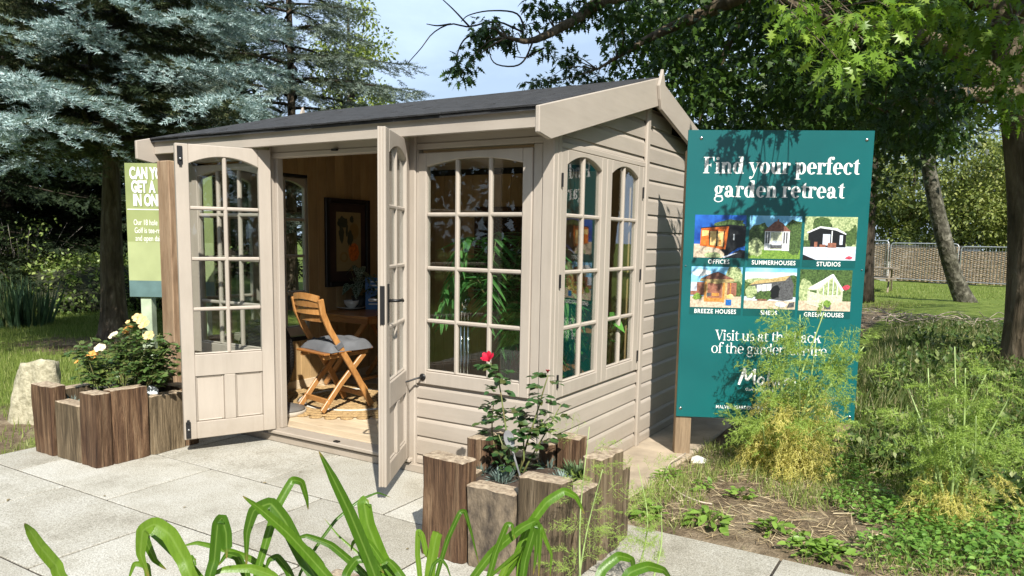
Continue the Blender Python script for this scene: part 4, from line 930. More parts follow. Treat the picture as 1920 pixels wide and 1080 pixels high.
def blob(cx, cy, rx, ry, k=15, j=.25, seed=1):
    q = random.Random(seed); return [(min(1, max(0, cx+rx*math.cos(2*math.pi*i/k)*(1+q.uniform(-j, j)))), min(1, max(0, cy+ry*math.sin(2*math.pi*i/k)*(1+q.uniform(-j, j))))) for i in range(k)]
PH = {
 'OFFICES': (.068, 1.347, [('dusk', R_(0, 0, 1, 1)), ('green', blob(.72, .78, .3, .12, seed=2)), ('dusk', R_(.0, .0, .0, .0)), ('sand', R_(0, 0, 1, .32)), ('dk', [(.6, 0), (1, 0), (1, .75), (.7, .78), (.12, .7), (.12, .66), (.6, .1)]), ('orange', [(.12, .3), (.55, .2), (.67, .74), (.13, .68)]), ('orange', [(.12, .28), (.62, .2), (.67, .72), (.13, .67)]), ('glow', [(.15, .5), (.28, .52), (.28, .64), (.15, .64)]), ('glow', [(.3, .3), (.58, .26), (.58, .62), (.3, .62)]), ('dk', R_(.29, .28, .31, .64)), ('dk', R_(.43, .27, .46, .64)), ('dk', R_(.57, .25, .59, .64)), ('timber', R_(.48, .3, .53, .42)), ('dusk', [(.62, .02), (.9, .2), (1, .18), (1, .28), (.86, .24)]), ('ice', [(.6, .0), (.86, .12), (.8, .12), (.56, .02)]), ('pale', blob(.38, .06, .16, .07, seed=3)), ('white', R_(.76, .42, .79, .56))]),
 'SUMMERHOUSES': (.422, 1.347, [('sky', R_(0, 0, 1, 1)), ('green', blob(.2, .6, .25, .22, seed=4)), ('green', blob(.85, .6, .22, .3, seed=5)), ('green', R_(0, .2, 1, .55)), ('lime', R_(0, 0, 1, .22)), ('pale', blob(.14, .26, .16, .2, seed=6)), ('green', blob(.88, .25, .12, .18, seed=7)), ('white', R_(.3, .2, .78, .66)), ('cream', R_(.42, .22, .64, .62)), ('grey', R_(.42, .24, .64, .34)), ('ice', R_(.44, .32, .62, .42)), ('white', R_(.3, .2, .42, .66)), ('grey', R_(.32, .36, .35, .62)), ('grey', R_(.365, .36, .395, .62)), ('white', R_(.64, .19, .78, .66)), ('grey', R_(.66, .36, .69, .62)), ('grey', R_(.71, .36, .74, .62)), ('roofb', [(.28, .64), (.8, .64), (.62, .84), (.54, .88), (.48, .86)]), ('roofb', R_(.53, .86, .56, .92))]),
 'STUDIOS': (.772, 1.345, [('pale', R_(0, 0, 1, 1)), ('green', blob(.35, .8, .25, .2, seed=8)), ('green', blob(.9, .62, .12, .3, seed=9)), ('pale', blob(.75, .85, .25, .15, seed=10)), ('ice', R_(0, 0, 1, .32)), ('dk', [(.08, .3), (.8, .3), (.8, .62), (.3, .78), (.08, .64)]), ('white', [(.05, .64), (.3, .78), (.62, .74), (.8, .62), (.8, .59), (.6, .69), (.3, .74), (.06, .61)]), ('ice', R_(.36, .34, .5, .6)), ('white', R_(.52, .3, .54, .68)), ('ice', R_(.68, .36, .74, .58)), ('brick', R_(.2, .3, .26, .42)), ('brick', R_(.3, .3, .42, .36)), ('brick', R_(.46, .29, .62, .4)), ('green', R_(0, .3, .12, .45)), ('pink', blob(.88, .06, .06, .04, seed=11)), ('dk', [(0, 0), (.25, 0), (0, .12)])]),
 'BREEZE HOUSES': (.06, 1.017, [('sky', R_(0, 0, 1, 1)), ('pale', blob(.85, .7, .22, .35, seed=12)), ('green', blob(.9, .45, .14, .25, seed=13)), ('white', blob(.2, .85, .2, .08, seed=14)), ('brick', R_(0, .3, .9, .62)), ('ice', R_(0, .4, .12, .62)), ('sand', R_(0, 0, 1, .28)), ('straw', R_(.26, .2, .72, .62)), ('brick', R_(.33, .24, .62, .6)), ('timber', R_(.27, .14, .66, .24)), ('grey', R_(.32, .28, .4, .36)), ('timber', R_(.42, .28, .56, .36)), ('timber', R_(.27, .16, .31, .66)), ('timber', R_(.63, .13, .67, .66)), ('timber', R_(.77, .3, .79, .62)), ('straw', [(.17, .66), (.5, .58), (.86, .66), (.82, .72), (.2, .72)]), ('roofb', [(.18, .7), (.85, .7), (.6, .84), (.52, .88), (.42, .84)]), ('lime', blob(.13, .26, .08, .08, seed=15)), ('glow', blob(.78, .28, .07, .06, seed=16)), ('blue', R_(.7, .06, .81, .2))]),
 'SHEDS': (.410, 1.016, [('ice', R_(0, 0, 1, 1)), ('sky', R_(0, .9, 1, 1)), ('green', R_(0, .3, 1, .7)), ('pale', blob(.3, .68, .3, .08, seed=17)), ('green', blob(.9, .7, .16, .15, seed=18)), ('sand', R_(0, 0, 1, .2)), ('grey', [(.14, .3), (.78, .2), (.78, .74), (.14, .6)]), ('grey', [(.76, .2), (.95, .25), (.95, .62), (.87, .82), (.76, .68)]), ('white', [(.24, .42), (.52, .45), (.52, .62), (.24, .58)]), ('grey', R_(.33, .42, .34, .6)), ('grey', R_(.42, .42, .43, .6)), ('straw', [(.08, .58), (.78, .7), (.88, .83), (.22, .68)]), ('pale', blob(.12, .42, .12, .16, seed=19)), ('green', blob(.4, .32, .2, .12, seed=20)), ('dk', blob(.6, .42, .09, .18, seed=21)), ('ice', blob(.72, .12, .1, .07, seed=22)), ('roofb', R_(.26, .2, .44, .24)), ('grey', [(.84, .04), (.98, .06), (.98, .18), (.88, .16)])]),
 'GREENHOUSES': (.762, 1.012, [('green', R_(0, 0, 1, 1)), ('pale', blob(.1, .5, .14, .3, seed=23)), ('green', blob(.85, .85, .2, .16, seed=24)), ('sand', R_(0, 0, 1, .24)), ('cream', [(.16, .16), (.84, .22), (.84, .5), (.62, .88), (.2, .58)]), ('white', [(.16, .52), (.62, .9), (.66, .86), (.36, .54)]), ('green', [(.2, .42), (.34, .42), (.34, .5), (.2, .5)]), ('pale', [(.38, .38), (.8, .4), (.8, .5), (.62, .8), (.4, .52)]), ('white', R_(.46, .36, .475, .6)), ('white', R_(.55, .36, .565, .74)), ('white', R_(.64, .36, .655, .78)), ('white', R_(.72, .36, .735, .62)), ('white', [(.6, .86), (.64, .9), (.86, .5), (.82, .5)]), ('cream', [(.16, .16), (.48, .06), (.5, .38), (.16, .48)]), ('pink', blob(.9, .58, .07, .06, seed=25)), ('grey', R_(.5, .04, .62, .14)), ('lime', blob(.56, .18, .07, .08, seed=26))]),
}
for cap, (u0, z0, lays) in PH.items():
    w, h = .331, .28 if z0 > 1.2 else .27
    sbox(u0-.003, u0+w+.003, z0-.05, z0-.0005, .0004, .0008, 'caption_band', M_TEALD)
    mb = MB(); mats = []; ids = {}
    for k, (mn, poly) in enumerate(lays):
        if mn not in ids: ids[mn] = len(mats); mats.append(PR[mn])
        if len(poly) < 3 or poly == R_(.0, .0, .0, .0): continue
        ar = sum(poly[i][0]*poly[(i+1) % len(poly)][1]-poly[(i+1) % len(poly)][0]*poly[i][1] for i in range(len(poly))); poly = poly if ar > 0 else poly[::-1]
        mb.add([sp3(u0+x*w, z0+y*h, .0005+.00016*k) for x, y in poly], [tuple(range(len(poly)))], ids[mn])
    mb.build('photo_print', mats, T)
    textmesh(cap, .040, M_INK, SM @ Matrix.Translation((u0+w/2, z0-.0395, .0016)), T, align='CENTER', space=1.12, bold=.0006, xs=.86)
# leaf watermark
for (u, z, L, a, wd) in ((1.02, 1.685, .2, 58, .05), (1.02, 1.66, .17, 150, .04), (1.07, 1.5, .22, 70, .07), (1.09, 1.3, .2, 110, .07), (1.06, 1.13, .22, 60, .06), (1.0, .9, .25, 75, .08), (1.06, .5, .3, 100, .1), (.98, .48, .3, 60, .09)):
    ca, sa = math.cos(R(a)), math.sin(R(a)); q = [(0, 0), (.3, .7), (.6, .8), (1, 0), (.6, -.8), (.3, -.7)]
    pts = [(u+L*x*ca-wd*y*.7*sa, z+L*x*sa+wd*y*.7*ca) for x, y in q]; pts = [(min(p[0], 1.168), p[1]) for p in pts]
    MB().add([sp3(p[0], p[1], .0003) for p in pts], [tuple(range(6))]).build('leaf_motif', M_TEALL, T)
# brush-script name and small lines
def stroke(mb, pts, w, d=.0008):
    P_ = curve([(a, c, 0) for a, c in pts], max(8, len(pts)*5)); tn = unit(np.gradient(P_, axis=0)); N = len(P_); vs = []
    for i, p in enumerate(P_):
        ww = w*(.55+.45*math.sin(math.pi*(.12+.76*i/(N-1)))); nn = np.array([-tn[i][1], tn[i][0]])*ww/2
        vs += [sp3(p[0]+nn[0], p[1]+nn[1], d), sp3(p[0]-nn[0], p[1]-nn[1], d)]
    mb.add(vs, [(2*i+1, 2*i+3, 2*i+2, 2*i) for i in range(N-1)])
mb = MB(); u0, z0 = .406, .5
def S_(pts, w=.014, d=.0008): stroke(mb, [(u0+x, z0+y) for x, y in pts], w, d)
S_([(0, 0), (.018, .06), (.034, .115)], .02); S_([(.034, .115), (.045, .05), (.055, .03)], .018, .0009); S_([(.055, .03), (.085, .08), (.1, .11)], .018, .001); S_([(.1, .11), (.098, .05), (.105, .005)], .02, .0011)
S_([(.16, .05), (.14, .055), (.125, .03), (.135, .004), (.155, .02), (.162, .05)]); S_([(.162, .05), (.162, .015), (.175, .004)], .014, .0009)
S_([(.2, .12), (.19, .06), (.193, .01), (.205, .004)], .015, .0008); S_([(.215, .05), (.228, .01), (.235, .005), (.25, .05)], .013); S_([(.258, .025), (.285, .035), (.278, .055), (.262, .045), (.262, .012), (.285, .008)], .011)
S_([(.3, .05), (.302, .005)], .013); S_([(.302, .035), (.315, .052), (.328, .048)], .011, .0009); S_([(.338, .05), (.338, .005)], .013); S_([(.338, .035), (.352, .052), (.364, .045), (.364, .01), (.376, .004)], .012, .0009)
mb.build('logo_lettering', M_INK, T)
textmesh('Garden Buildings', .026, M_INK, SM @ Matrix.Translation((.45, .462, .0008)), T, xs=1.1)
textmesh('MALVERNGARDENBUILDINGS.CO.UK', .031, M_INK, SM @ Matrix.Translation((.262, .334, .0008)), T, space=1.1, bold=.0005, xs=.86)

# ================================================================== INSIDE THE SUMMERHOUSE
FZ = .0905
# rug: braided jute with scalloped edge
M_JUTE = plain('jute', (.5, .34, .16), .9, .3, 45, bs=1., bscale=120, c2=(.3, .19, .08)); M_CORD = plain('cream_cord', (.62, .58, .5), .9, .1, 40, bs=.6, bscale=140)
T = thing('rug', 'round braided jute rug with scalloped edge under the folding chair', 'rug', (-2.35, .93, FZ))
rc_ = np.array([-2.36, .98])
for k, rr_ in enumerate(np.arange(.06, .64, .062)):
    mt = M_CORD if k in (6,) else M_JUTE
    N = 90; pts = [(rc_[0]+rr_*1.0*math.cos(2*math.pi*i/N), rc_[1]+rr_*.95*math.sin(2*math.pi*i/N), FZ+.009+.0012*math.sin(i*2.1)) for i in range(N+1)]
    vs = []; mb = MB(); mb.tube(pts, [.03 if mt is M_JUTE else .026]*len(pts), 6, cap=False)
    mb.v = [(v[0], v[1], FZ+.001+max(0., (v[2]-FZ-.009)*.3+.009)) for v in mb.v]; mb.build('braid', mt, T, smooth=True)
mb = MB()
for i in range(34):
    a = 2*math.pi*i/34; mb.lathe([(.05, 0), (.05, .006), (.03, .011), (.001, .012)], (rc_[0]+.66*math.cos(a), rc_[1]+.63*math.sin(a), FZ+.0012), 10)
mb.build('scalloped_border', M_JUTE, T, smooth=True)
RZ = FZ+.02
# folding chair
f1, f2, f3, f4 = np.array([-2.15, .384]), np.array([-2.069, .815]), np.array([-2.45, .519]), np.array([-2.354, .899])
near_b, near_f = f1, f2
ax_y = unit((f2-f1+f4-f3)/2); ax_x = unit(np.array([ax_y[1], -ax_y[0]])); mid = (f1+f2+f3+f4)/4
CM = Matrix(((ax_x[0], ax_y[0], 0, mid[0]), (ax_x[1], ax_y[1], 0, mid[1]), (0, 0, 1, RZ), (0, 0, 0, 1)))
T = thing('folding_chair', 'slatted acacia folding chair facing the table inside the doorway', 'chair', (mid[0], mid[1], RZ))
def cbar(pts, w, t, name, mat=M_TEAK, bevel=.004):
    """curved slat in the chair's side plane"""
    mb = MB(); P_ = [CM @ Vector(p) for p in pts]; xx = (CM.to_3x3() @ Vector((1, 0, 0)))
    vs = []; N = len(P_)
    for i, p in enumerate(P_):
        d = (P_[min(i+1, N-1)]-P_[max(i-1, 0)]).normalized(); nn = d.cross(xx).normalized()
        vs += [p-xx*t/2-nn*w/2, p+xx*t/2-nn*w/2, p+xx*t/2+nn*w/2, p-xx*t/2+nn*w/2]
    fs = [(i*4+j, i*4+(j+1) % 4, (i+1)*4+(j+1) % 4, (i+1)*4+j) for i in range(N-1) for j in range(4)]+[(3, 2, 1, 0), tuple((N-1)*4+j for j in range(4))]
    return mb.add(vs, fs).build(name, mat, T, bevel=bevel)
for s in (-1, 1):
    x = s*.185
    cbar([(x, .215, .015), (x, .08, .26), (x, -.06, .48), (x, -.16, .64), (x, -.215, .76), (x, -.235, .87)], .046, .024, 'leg')      # back post running to the front foot
    cbar([(x*.84, -.215, .015), (x*.84, -.05, .21), (x*.84, .17, .43)], .042, .022, 'leg')
    cbar([(x*.84, -.2, .425), (x*.84, .2, .445)], .03, .02, 'seat_rail')
for k in range(7):
    yy = -.19+k*.064; p = [CM @ Vector((-.2, yy, .455+.003*k)), CM @ Vector((.2, yy, .455+.003*k))]
    MB().bar(p[0], p[1], .05, .016).build('seat_slat', M_TEAKX, T, bevel=.004)
for z, yy in ((.72, -.193), (.775, -.218), (.83, -.232), (.87, -.241)):
    mb = MB(); P_ = [CM @ Vector((u*.172, yy-.028*(1-u*u), z+(.018*(1-u*u) if z > .86 else 0))) for u in np.linspace(-1, 1, 9)]
    for a, e in zip(P_[:-1], P_[1:]): mb.bar(a, e, .014, .047)
    mb.build('back_slat', M_TEAK, T)
for yy, z in ((-.16, .085), (.17, .1)): MB().bar(CM @ Vector((-.17, yy, z)), CM @ Vector((.17, yy, z)), .02, .04).build('stretcher', M_TEAK, T, bevel=.003)
# cushion
T = thing('seat_cushion', 'grey tufted seat cushion tied on the folding chair', 'cushion', tuple(CM @ Vector((0, 0, .47))))
n_ = 22; vs = []; fs = []
for side in (0, 1):
    for i in range(n_):
        for j in range(n_):
            u, v = -1+2*i/(n_-1), -1+2*j/(n_-1); e = (1-abs(u)**5)*(1-abs(v)**5); tuf = sum(math.exp(-((u-a)**2+(v-b_)**2)/.03) for a in (-.42, .42) for b_ in (-.42, .42))
            h = (.082*e**.5-.03*tuf*(1 if side else 0)+.006*math.sin(u*7+v*3)*e) if side else 0
            vs.append(tuple(CM @ Vector((u*.205*(1+.03*math.sin(v*4)), .03+v*.2*(1+.03*math.sin(u*4)), .469+h+.004*v))))
    k0 = side*n_*n_
    for i in range(n_-1):
        for j in range(n_-1):
            q = (k0+i*n_+j, k0+(i+1)*n_+j, k0+(i+1)*n_+j+1, k0+i*n_+j+1); fs.append(q if side else q[::-1])
M_CUSH = plain('grey_canvas', (.12, .125, .135), .85, .15, 9, bs=.5, bscale=160); MB().add(vs, fs).build('pad', M_CUSH, T, smooth=True)
for s in (-1, 1): MB().bar(CM @ Vector((s*.186, -.095, .53)), CM @ Vector((s*.186, -.07, .49)), .034, .062).build('tie', M_CUSH, T, bevel=.004)
# table against the left wall
T = thing('folding_table', 'square folding wooden table against the pine wall', 'table', (-2.76, 1.55, FZ)); TZ = .765
for k in range(7):
    y0_ = 1.215+k*.098; MB().box(-3.07, -2.42, y0_, y0_+.094, TZ-.022, TZ).build('tabletop_slat', M_TEAKX, T, bevel=.003)
MB().box(-3.05, -2.44, 1.235, 1.255, TZ-.07, TZ-.0225).build('apron', M_TEAKX, T); MB().box(-3.05, -2.44, 1.86, 1.88, TZ-.07, TZ-.0225).build('apron', M_TEAKX, T); MB().box(-2.465, -2.445, 1.256, 1.859, TZ-.07, TZ-.0225).build('apron', M_TEAK, T)
for yy in (1.28, 1.835):
    MB().bar((-3.02, yy, TZ-.03), (-2.5, yy, FZ+.016), .024, .042).build('leg', M_TEAK, T, bevel=.003); MB().bar((-2.5, yy+.03, TZ-.03), (-3.02, yy+.03, FZ+.016), .024, .042).build('leg', M_TEAK, T, bevel=.003)
MB().bar((-2.55, 1.27, .2), (-2.55, 1.84, .2), .03, .02).build('stretcher', M_TEAK, T)
# crockery, plants and notice on the table
def ground_hit(px, py, z): d = ray(px, py); return CAM+d*((z-CAM[2])/d[2])
M_CER = plain('white_ceramic', (.72, .72, .69), .18, .05)
pc = ground_hit(659, 580, TZ)
tag(MB().lathe([(.0, .002), (.06, .002), (.07, .006), (.135, .022), (.137, .026), (.07, .011), (.0, .009)], (pc[0], pc[1], TZ), 48, flute=.03, nf=16).build('plate', M_CER, smooth=True), 'white scalloped plate on the folding table', 'plate')
tag(MB().lathe([(.0, .0), (.03, .0), (.034, .006), (.062, .04), (.07, .072), (.066, .072), (.056, .04), (.02, .012), (0, .012)], (pc[0], pc[1], TZ+.0125), 48, flute=.03, nf=18).build('bowl', M_CER, smooth=True), 'white fluted bowl standing on the scalloped plate', 'bowl')
p2 = ground_hit(636, 572, TZ); tag(MB().lathe([(0, 0), (.04, 0), (.052, .05), (.058, .085), (.052, .085), (.04, .02), (0, .02)], (p2[0]-.12, p2[1]+.02, TZ), 40, flute=.03, nf=16).build('pot', M_CER, smooth=True), 'white fluted pot beside the plate on the table', 'pot')
bp_ = np.array([-2.80, 1.78, 0]); nb = unit(CAM-bp_)[:2]; bd = Vector((-nb[1], nb[0], 0)); BMx = planeM(Vector((-2.885, 1.70, TZ)), bd)
T = thing('notice_card', 'blue notice card standing on the folding table', 'notice card', (-2.82, 1.75, TZ))
M_BLUE = plain('blue_card', (.03, .16, .42), .4, .1, 5)
MB().prism([tuple(BMx @ Vector((u, z, 0))) for u, z in ((0, 0), (.21, 0), (.21, .3), (0, .3))], tuple(BMx.to_3x3() @ Vector((0, 0, -.006)))).build('card', M_BLUE, T)
for k, (y_, w_) in enumerate(((.255, .11), (.22, .13), (.185, .12), (.045, .15))): MB().prism([tuple(BMx @ Vector((u, z, .001))) for u, z in ((.105-w_/2, y_), (.105+w_/2, y_), (.105+w_/2, y_+.012), (.105-w_/2, y_+.012))], tuple(BMx.to_3x3() @ Vector((0, 0, .0005)))).build('print_line', M_INK, T)
MB().prism([tuple(BMx @ Vector((u, z, .001))) for u, z in ((.04, .1), (.16, .095), (.18, .115), (.1, .13), (.05, .12))], tuple(BMx.to_3x3() @ Vector((0, 0, .0005)))).build('print_picture', M_DARK, T)
# caladium with pot, leafy plant with pot
def potted(name, label, c, pot, leaves, mat, stem=True, potmat=None, tpl=OVAL, droop=.3):
    T = thing(name, label, 'plant', tuple(c)); MB().lathe(pot, c, 24).build('pot', potmat or M_CER, T, smooth=True)
    c = np.array(c); zt = max(p[1] for p in pot); mb = MB(); Ps, Ds, Ss = [], [], []
    for (n_, r0, r1, h0, h1, s0, s1) in leaves:
        for k in range(n_):
            a = rng.uniform(0, 6.28); r_ = rng.uniform(r0, r1); tip = c+[r_*math.cos(a), r_*math.sin(a), zt+rng.uniform(h0, h1)]; base = c+[.02*math.cos(a), .02*math.sin(a), zt-.02]
            q = curve([base, (base+tip)/2+[0, 0, .05], tip], 5); mb.tube(q, .0025, 4); Ps.append(tip); Ds.append([math.cos(a), math.sin(a), -droop+rng.uniform(-.3, .3)]); Ss.append(rng.uniform(s0, s1))
    mb.build('stem', M_STEM, T); V, F = scatter(tpl, np.array(Ps), np.array(Ds), np.array(Ss), roll=rng.normal(0, .35, len(Ps))); npmesh('foliage', V, F, mat, T); return T
m, n, l, b = newmat('veined_leaf'); co = coords(n, l); v = n.new('ShaderNodeTexVoronoi'); v.feature = 'DISTANCE_TO_EDGE'; v.inputs['Scale'].default_value = 45; l.new(co, v.inputs[0])
l.new(ramp(n, l, v.outputs[0], [(.02, (.42, .5, .42)), (.1, (.02, .06, .025))]), b.inputs['Base Color']); b.inputs['Roughness'].default_value = .35
HEART = fan([(0, 0), (-.18, .2), (-.05, .38), (.25, .36), (.65, .2), (1.05, 0), (.65, -.2), (.25, -.36), (-.05, -.38), (-.18, -.2)], lambda x, y: .2*abs(y)-.15*x*x)
POT1 = [(0, 0), (.06, 0), (.075, .12), (.068, .12), (.06, .1), (0, .1)]
potted('potted_plant', 'caladium with white veined leaves on the table', (-3.0, 1.74, TZ), POT1, [(14, .06, .17, .06, .27, .11, .17)], m, tpl=HEART, droop=.7, potmat=plain('dark_pot', (.06, .06, .055), .5))
potted('potted_plant', 'bushy dark green pot plant beside the notice card', (-2.86, 1.84, TZ), POT1, [(150, .02, .14, -.02, .15, .035, .06)], leafm('dark_houseplant', (.015, .05, .018), (.03, .085, .03), .15, .3), potmat=plain('grey_pot', (.22, .22, .21), .6))
# framed print on the left wall
def wallbox(x, y0, y1, z0, z1, x1, name, mt, par, bevel=0.): return MB().box(min(x, x1), max(x, x1), y0, y1, z0, z1).build(name, mt, par, bevel=bevel)
T = thing('framed_print', 'dark framed botanical lemon print on the pine wall', 'picture', (XL+.07, 1.67, 1.1)); XW = XL+.0585
M_BLK = plain('black_frame', (.012, .01, .01), .35); M_MOUNT = plain('brown_mount', (.05, .026, .02), .7); M_PAPER = plain('aged_paper', (.34, .25, .11), .8, .08, 8)
for y0, y1, z0, z1 in ((1.375, 1.425, .98, 1.79), (1.91, 1.96, .98, 1.79), (1.4255, 1.9095, 1.745, 1.79), (1.4255, 1.9095, .98, 1.025)): wallbox(XW, y0, y1, z0, z1, XW+.03, 'frame_side', M_BLK, T, .004)
wallbox(XW, 1.4255, 1.9095, 1.0255, 1.7445, XW+.008, 'mount', M_MOUNT, T); wallbox(XW+.0085, 1.52, 1.845, 1.12, 1.667, XW+.01, 'paper', M_PAPER, T)
def onwall(poly, mt, d, name): MB().add([(XW+.0101+d, a, z) for a, z in poly], [tuple(range(len(poly)))]).build(name, mt, T)
def wl(cx, cz, rx, rz, seed, j=.06): return [(1.52+.325*p[0], 1.12+.547*p[1]) for p in blob(cx, cz, rx, rz, 18, j, seed)]
M_LEM = plain('print_lemon', (.3, .18, .05), .7); M_DKLF = plain('print_leaf', (.05, .055, .03), .7)
onwall(wl(.72, .68, .2, .14, 1), M_LEM, .0002, 'fruit'); onwall(wl(.7, .32, .22, .16, 2), plain('print_orange', (.26, .1, .035), .7), .0003, 'fruit'); onwall(wl(.3, .24, .17, .09, 3), M_LEM, .0004, 'fruit'); onwall(wl(.3, .24, .1, .055, 4), M_PAPER, .0006, 'fruit_core')
for k, (cx, cz, rx, rz) in enumerate(((.25, .82, .2, .1), (.2, .62, .1, .14), (.55, .56, .13, .13), (.42, .72, .05, .12), (.62, .88, .08, .06))): onwall(wl(cx, cz, rx, rz, 10+k, .25), M_DKLF, .0007+.0002*k, 'leaf')
# hanging-chair base and woven rope basket just inside the left jamb
T = thing('rope_chair', 'black rope egg chair on a round pedestal inside the left jamb', 'chair', (-2.42, .3, FZ)); M_ROPE = plain('black_rope', (.012, .012, .013), .7, .3, 60, bs=1., bscale=150)
MB().lathe([(0, .0), (.15, .0), (.152, .03), (.15, .034), (0, .034)], (-2.45, .33, FZ), 40).build('pedestal_rim', plain('cream_plastic', (.55, .5, .42), .5), T, smooth=True); MB().lathe([(.145, .0345), (.14, .05), (.06, .075), (.02, .085), (0, .085)], (-2.45, .33, FZ), 40).build('pedestal', plain('grey_plastic', (.16, .15, .14), .45), T, smooth=True)
mb = MB()
for k in range(26):
    z = .25+k*.021; r_ = .15*math.sin(math.pi*(.16+.7*k/25))+.05; N = 26
    mb.tube([(-2.66+r_*math.cos(2*math.pi*i/N), .33+r_*math.sin(2*math.pi*i/N), z+.008*math.cos(i*math.pi)) for i in range(N+1)], .015, 5, cap=False)
mb.build('woven_basket', M_ROPE, T, smooth=True); MB().tube([(-2.45, .33, FZ+.08), (-2.6, .33, .3)], .018, 8).build('stand_tube', M_IRON, T)
# palm behind the front window
M_PALM = leafm('palm_leaf', (.05, .17, .04), (.1, .26, .07), .35, .3, (.16, .36, .1), .6)
def palm(label, c, nf, L, hgt, lean=None):
    T = thing('potted_palm', label, 'palm', tuple(c)); c = np.array(c); MB().lathe([(0, 0), (.13, 0), (.17, .26), (.155, .26), (.14, .22), (0, .22)], c, 24).build('pot', plain('white_planter', (.5, .5, .48), .5), T, smooth=True)
    mb = MB(); Ps, Ds, Ss, Us = [], [], [], []
    for k in range(nf):
        a = 2*math.pi*k/nf+rng.uniform(-.3, .3); rr_ = L*rng.uniform(.7, 1.); h = hgt*rng.uniform(.62, 1.)
        o = np.array([math.cos(a), math.sin(a), 0]); q = curve([c+[0, 0, .2], c+o*rr_*.18+[0, 0, .2+h*.72], c+o*rr_*.62+[0, 0, .2+h], c+o*rr_+[0, 0, .2+h*.72]], 16)
        mb.tube(q, list(np.linspace(.006, .002, 16)), 5); tn = unit(np.gradient(q, axis=0)); sdv = unit(np.cross(tn, [0, 0, 1.]))
        for i in range(5, 16):
            for s in (-1, 1):
                for tt in (0, .5):
                    p = q[i]*(1-tt*.0)+tn[i]*tt*.03; Ps.append(p); Ds.append(sdv[i]*s+tn[i]*.75+[0, 0, -.35-rng.uniform(0, .3)]); Ss.append(.24*math.sin(math.pi*(.2+.7*(i-5)/11))*rng.uniform(.85, 1.1))
    mb.build('frond_stalk', M_STEM, T, smooth=True); Ss = np.array(Ss); V, F = scatter(BLADE, np.array(Ps), np.array(Ds), Ss, width=np.full(len(Ss), .026), roll=rng.normal(0, .3, len(Ss))); npmesh('fronds', V, F, M_PALM, T)
palm('tall arching palm in a pot behind the front window', (-.62, .56, FZ), 17, .5, 1.22)
palm('smaller palm by the side window of the summerhouse', (-.36, .55, FZ), 9, .3, .9)
potted('potted_plant', 'light green leafy plant on the floor behind the side windows', (-.28, .95, FZ), [(0, 0), (.13, 0), (.16, .3), (.145, .3), (.13, .26), (0, .26)], [(26, .05, .22, .1, .75, .09, .15)], leafm('fresh_houseplant', (.06, .2, .03), (.12, .32, .06), .3, .3), potmat=plain('bottle_green_glaze', (.008, .045, .03), .15), tpl=HEART, droop=.4)
# fern panel leaning on the rear wall
T = thing('fern_panel', 'dark wooden panel with a carved fern leaf on the rear wall', 'wall panel', (-1.95, YB-.08, 1.2)); YW = YB-.0555
for k in range(6): MB().box(-2.25+k*.098, -2.25+k*.098+.094, YW-.02, YW, .85, 1.75).build('board', wood('dark_walnut', [(.2, (.05, .024, .012)), (.6, (.11, .055, .028)), (.8, (.16, .085, .045))], (1, 1, .1), 7), T, bevel=.002)
mb = MB(); mb.tube([(-1.95, YW-.026, .92), (-1.94, YW-.026, 1.3), (-1.98, YW-.026, 1.7)], .006, 6)
for i in range(22):
    t = i/21; z = .98+.7*t; L = .22*math.sin(math.pi*(.12+.82*t))
    for s in (-1, 1): mb.bar((-1.945, YW-.025, z), (-1.945+s*L, YW-.025, z+L*.55), .006, .022, (0, 1, 0))
mb.build('fern_leaf', plain('fern_black', (.012, .011, .01), .5), T)
# polished pedestal lamp and shelf behind the glass
T = thing('floor_lamp', 'chrome column floor lamp with ball finial behind the front window', 'lamp', (-1.1, .62, FZ)); M_CH = plain('chrome', (.75, .75, .75), .12, .05, metal=1.)
lp = CAM+ray(872, 600)*((.62-CAM[1])/ray(872, 600)[1])
MB().lathe([(0, 0), (.12, 0), (.12, .02), (.03, .035), (.028, .05)], (lp[0], .62, FZ), 28).build('base', M_CH, T, smooth=True)
for dx in (-.03, 0, .03): MB().tube([(lp[0]+dx, .62, FZ+.03), (lp[0]+dx, .62, .94)], .009, 10).build('column', M_CH, T, smooth=True)
MB().lathe([(.05, 0), (.052, .012), (.02, .02), (.016, .04), (.036, .06), (.043, .085), (.036, .11), (.012, .125), (0, .126)], (lp[0], .62, .94), 24).build('finial', M_CH, T, smooth=True)
T = thing('wooden_shelf', 'low wooden crate shelf behind the side windows', 'shelf', (-.6, 1.75, FZ))
for z in (.1, .42, .74): MB().box(-.95, -.35, 1.6, 1.9, z+.0, z+.02).build('shelf_board', M_TEAKX, T)
for x in (-.97, -.349): MB().box(x, x+.019, 1.6, 1.9, FZ+.001, .8).build('side_board', M_TEAK, T)
# ================================================================== TREES AND PLANTS
def barkm(name, c1, c2, c3, s=5., stretch=(1, 1, .22), bs=1.):
    if name in MATS: return MATS[name]
    m, n, l, b = newmat(name); co = coords(n, l, stretch); g = noise(n, l, co, s*3, 8, .65, .6); big = noise(n, l, coords(n, l), 1.8, 5)
    v = n.new('ShaderNodeTexVoronoi'); v.inputs['Scale'].default_value = s*3.2; l.new(co, v.inputs[0])
    c = ramp(n, l, g, [(.28, c1), (.5, c2), (.75, c3)]); c = mixc(n, l, .6, c, ramp(n, l, big, [(.35, (.5, .52, .42)), (.6, (1, 1, 1))]), 'MULTIPLY'); l.new(c, b.inputs['Base Color']); b.inputs['Roughness'].default_value = .9; b.inputs['Specular IOR Level'].default_value = .15
    h = n.new('ShaderNodeMath'); h.operation = 'ADD'; l.new(g, h.inputs[0]); l.new(v.outputs[0], h.inputs[1]); bump(n, l, b, h.outputs[0], bs, .03); MATS[name] = m; return m
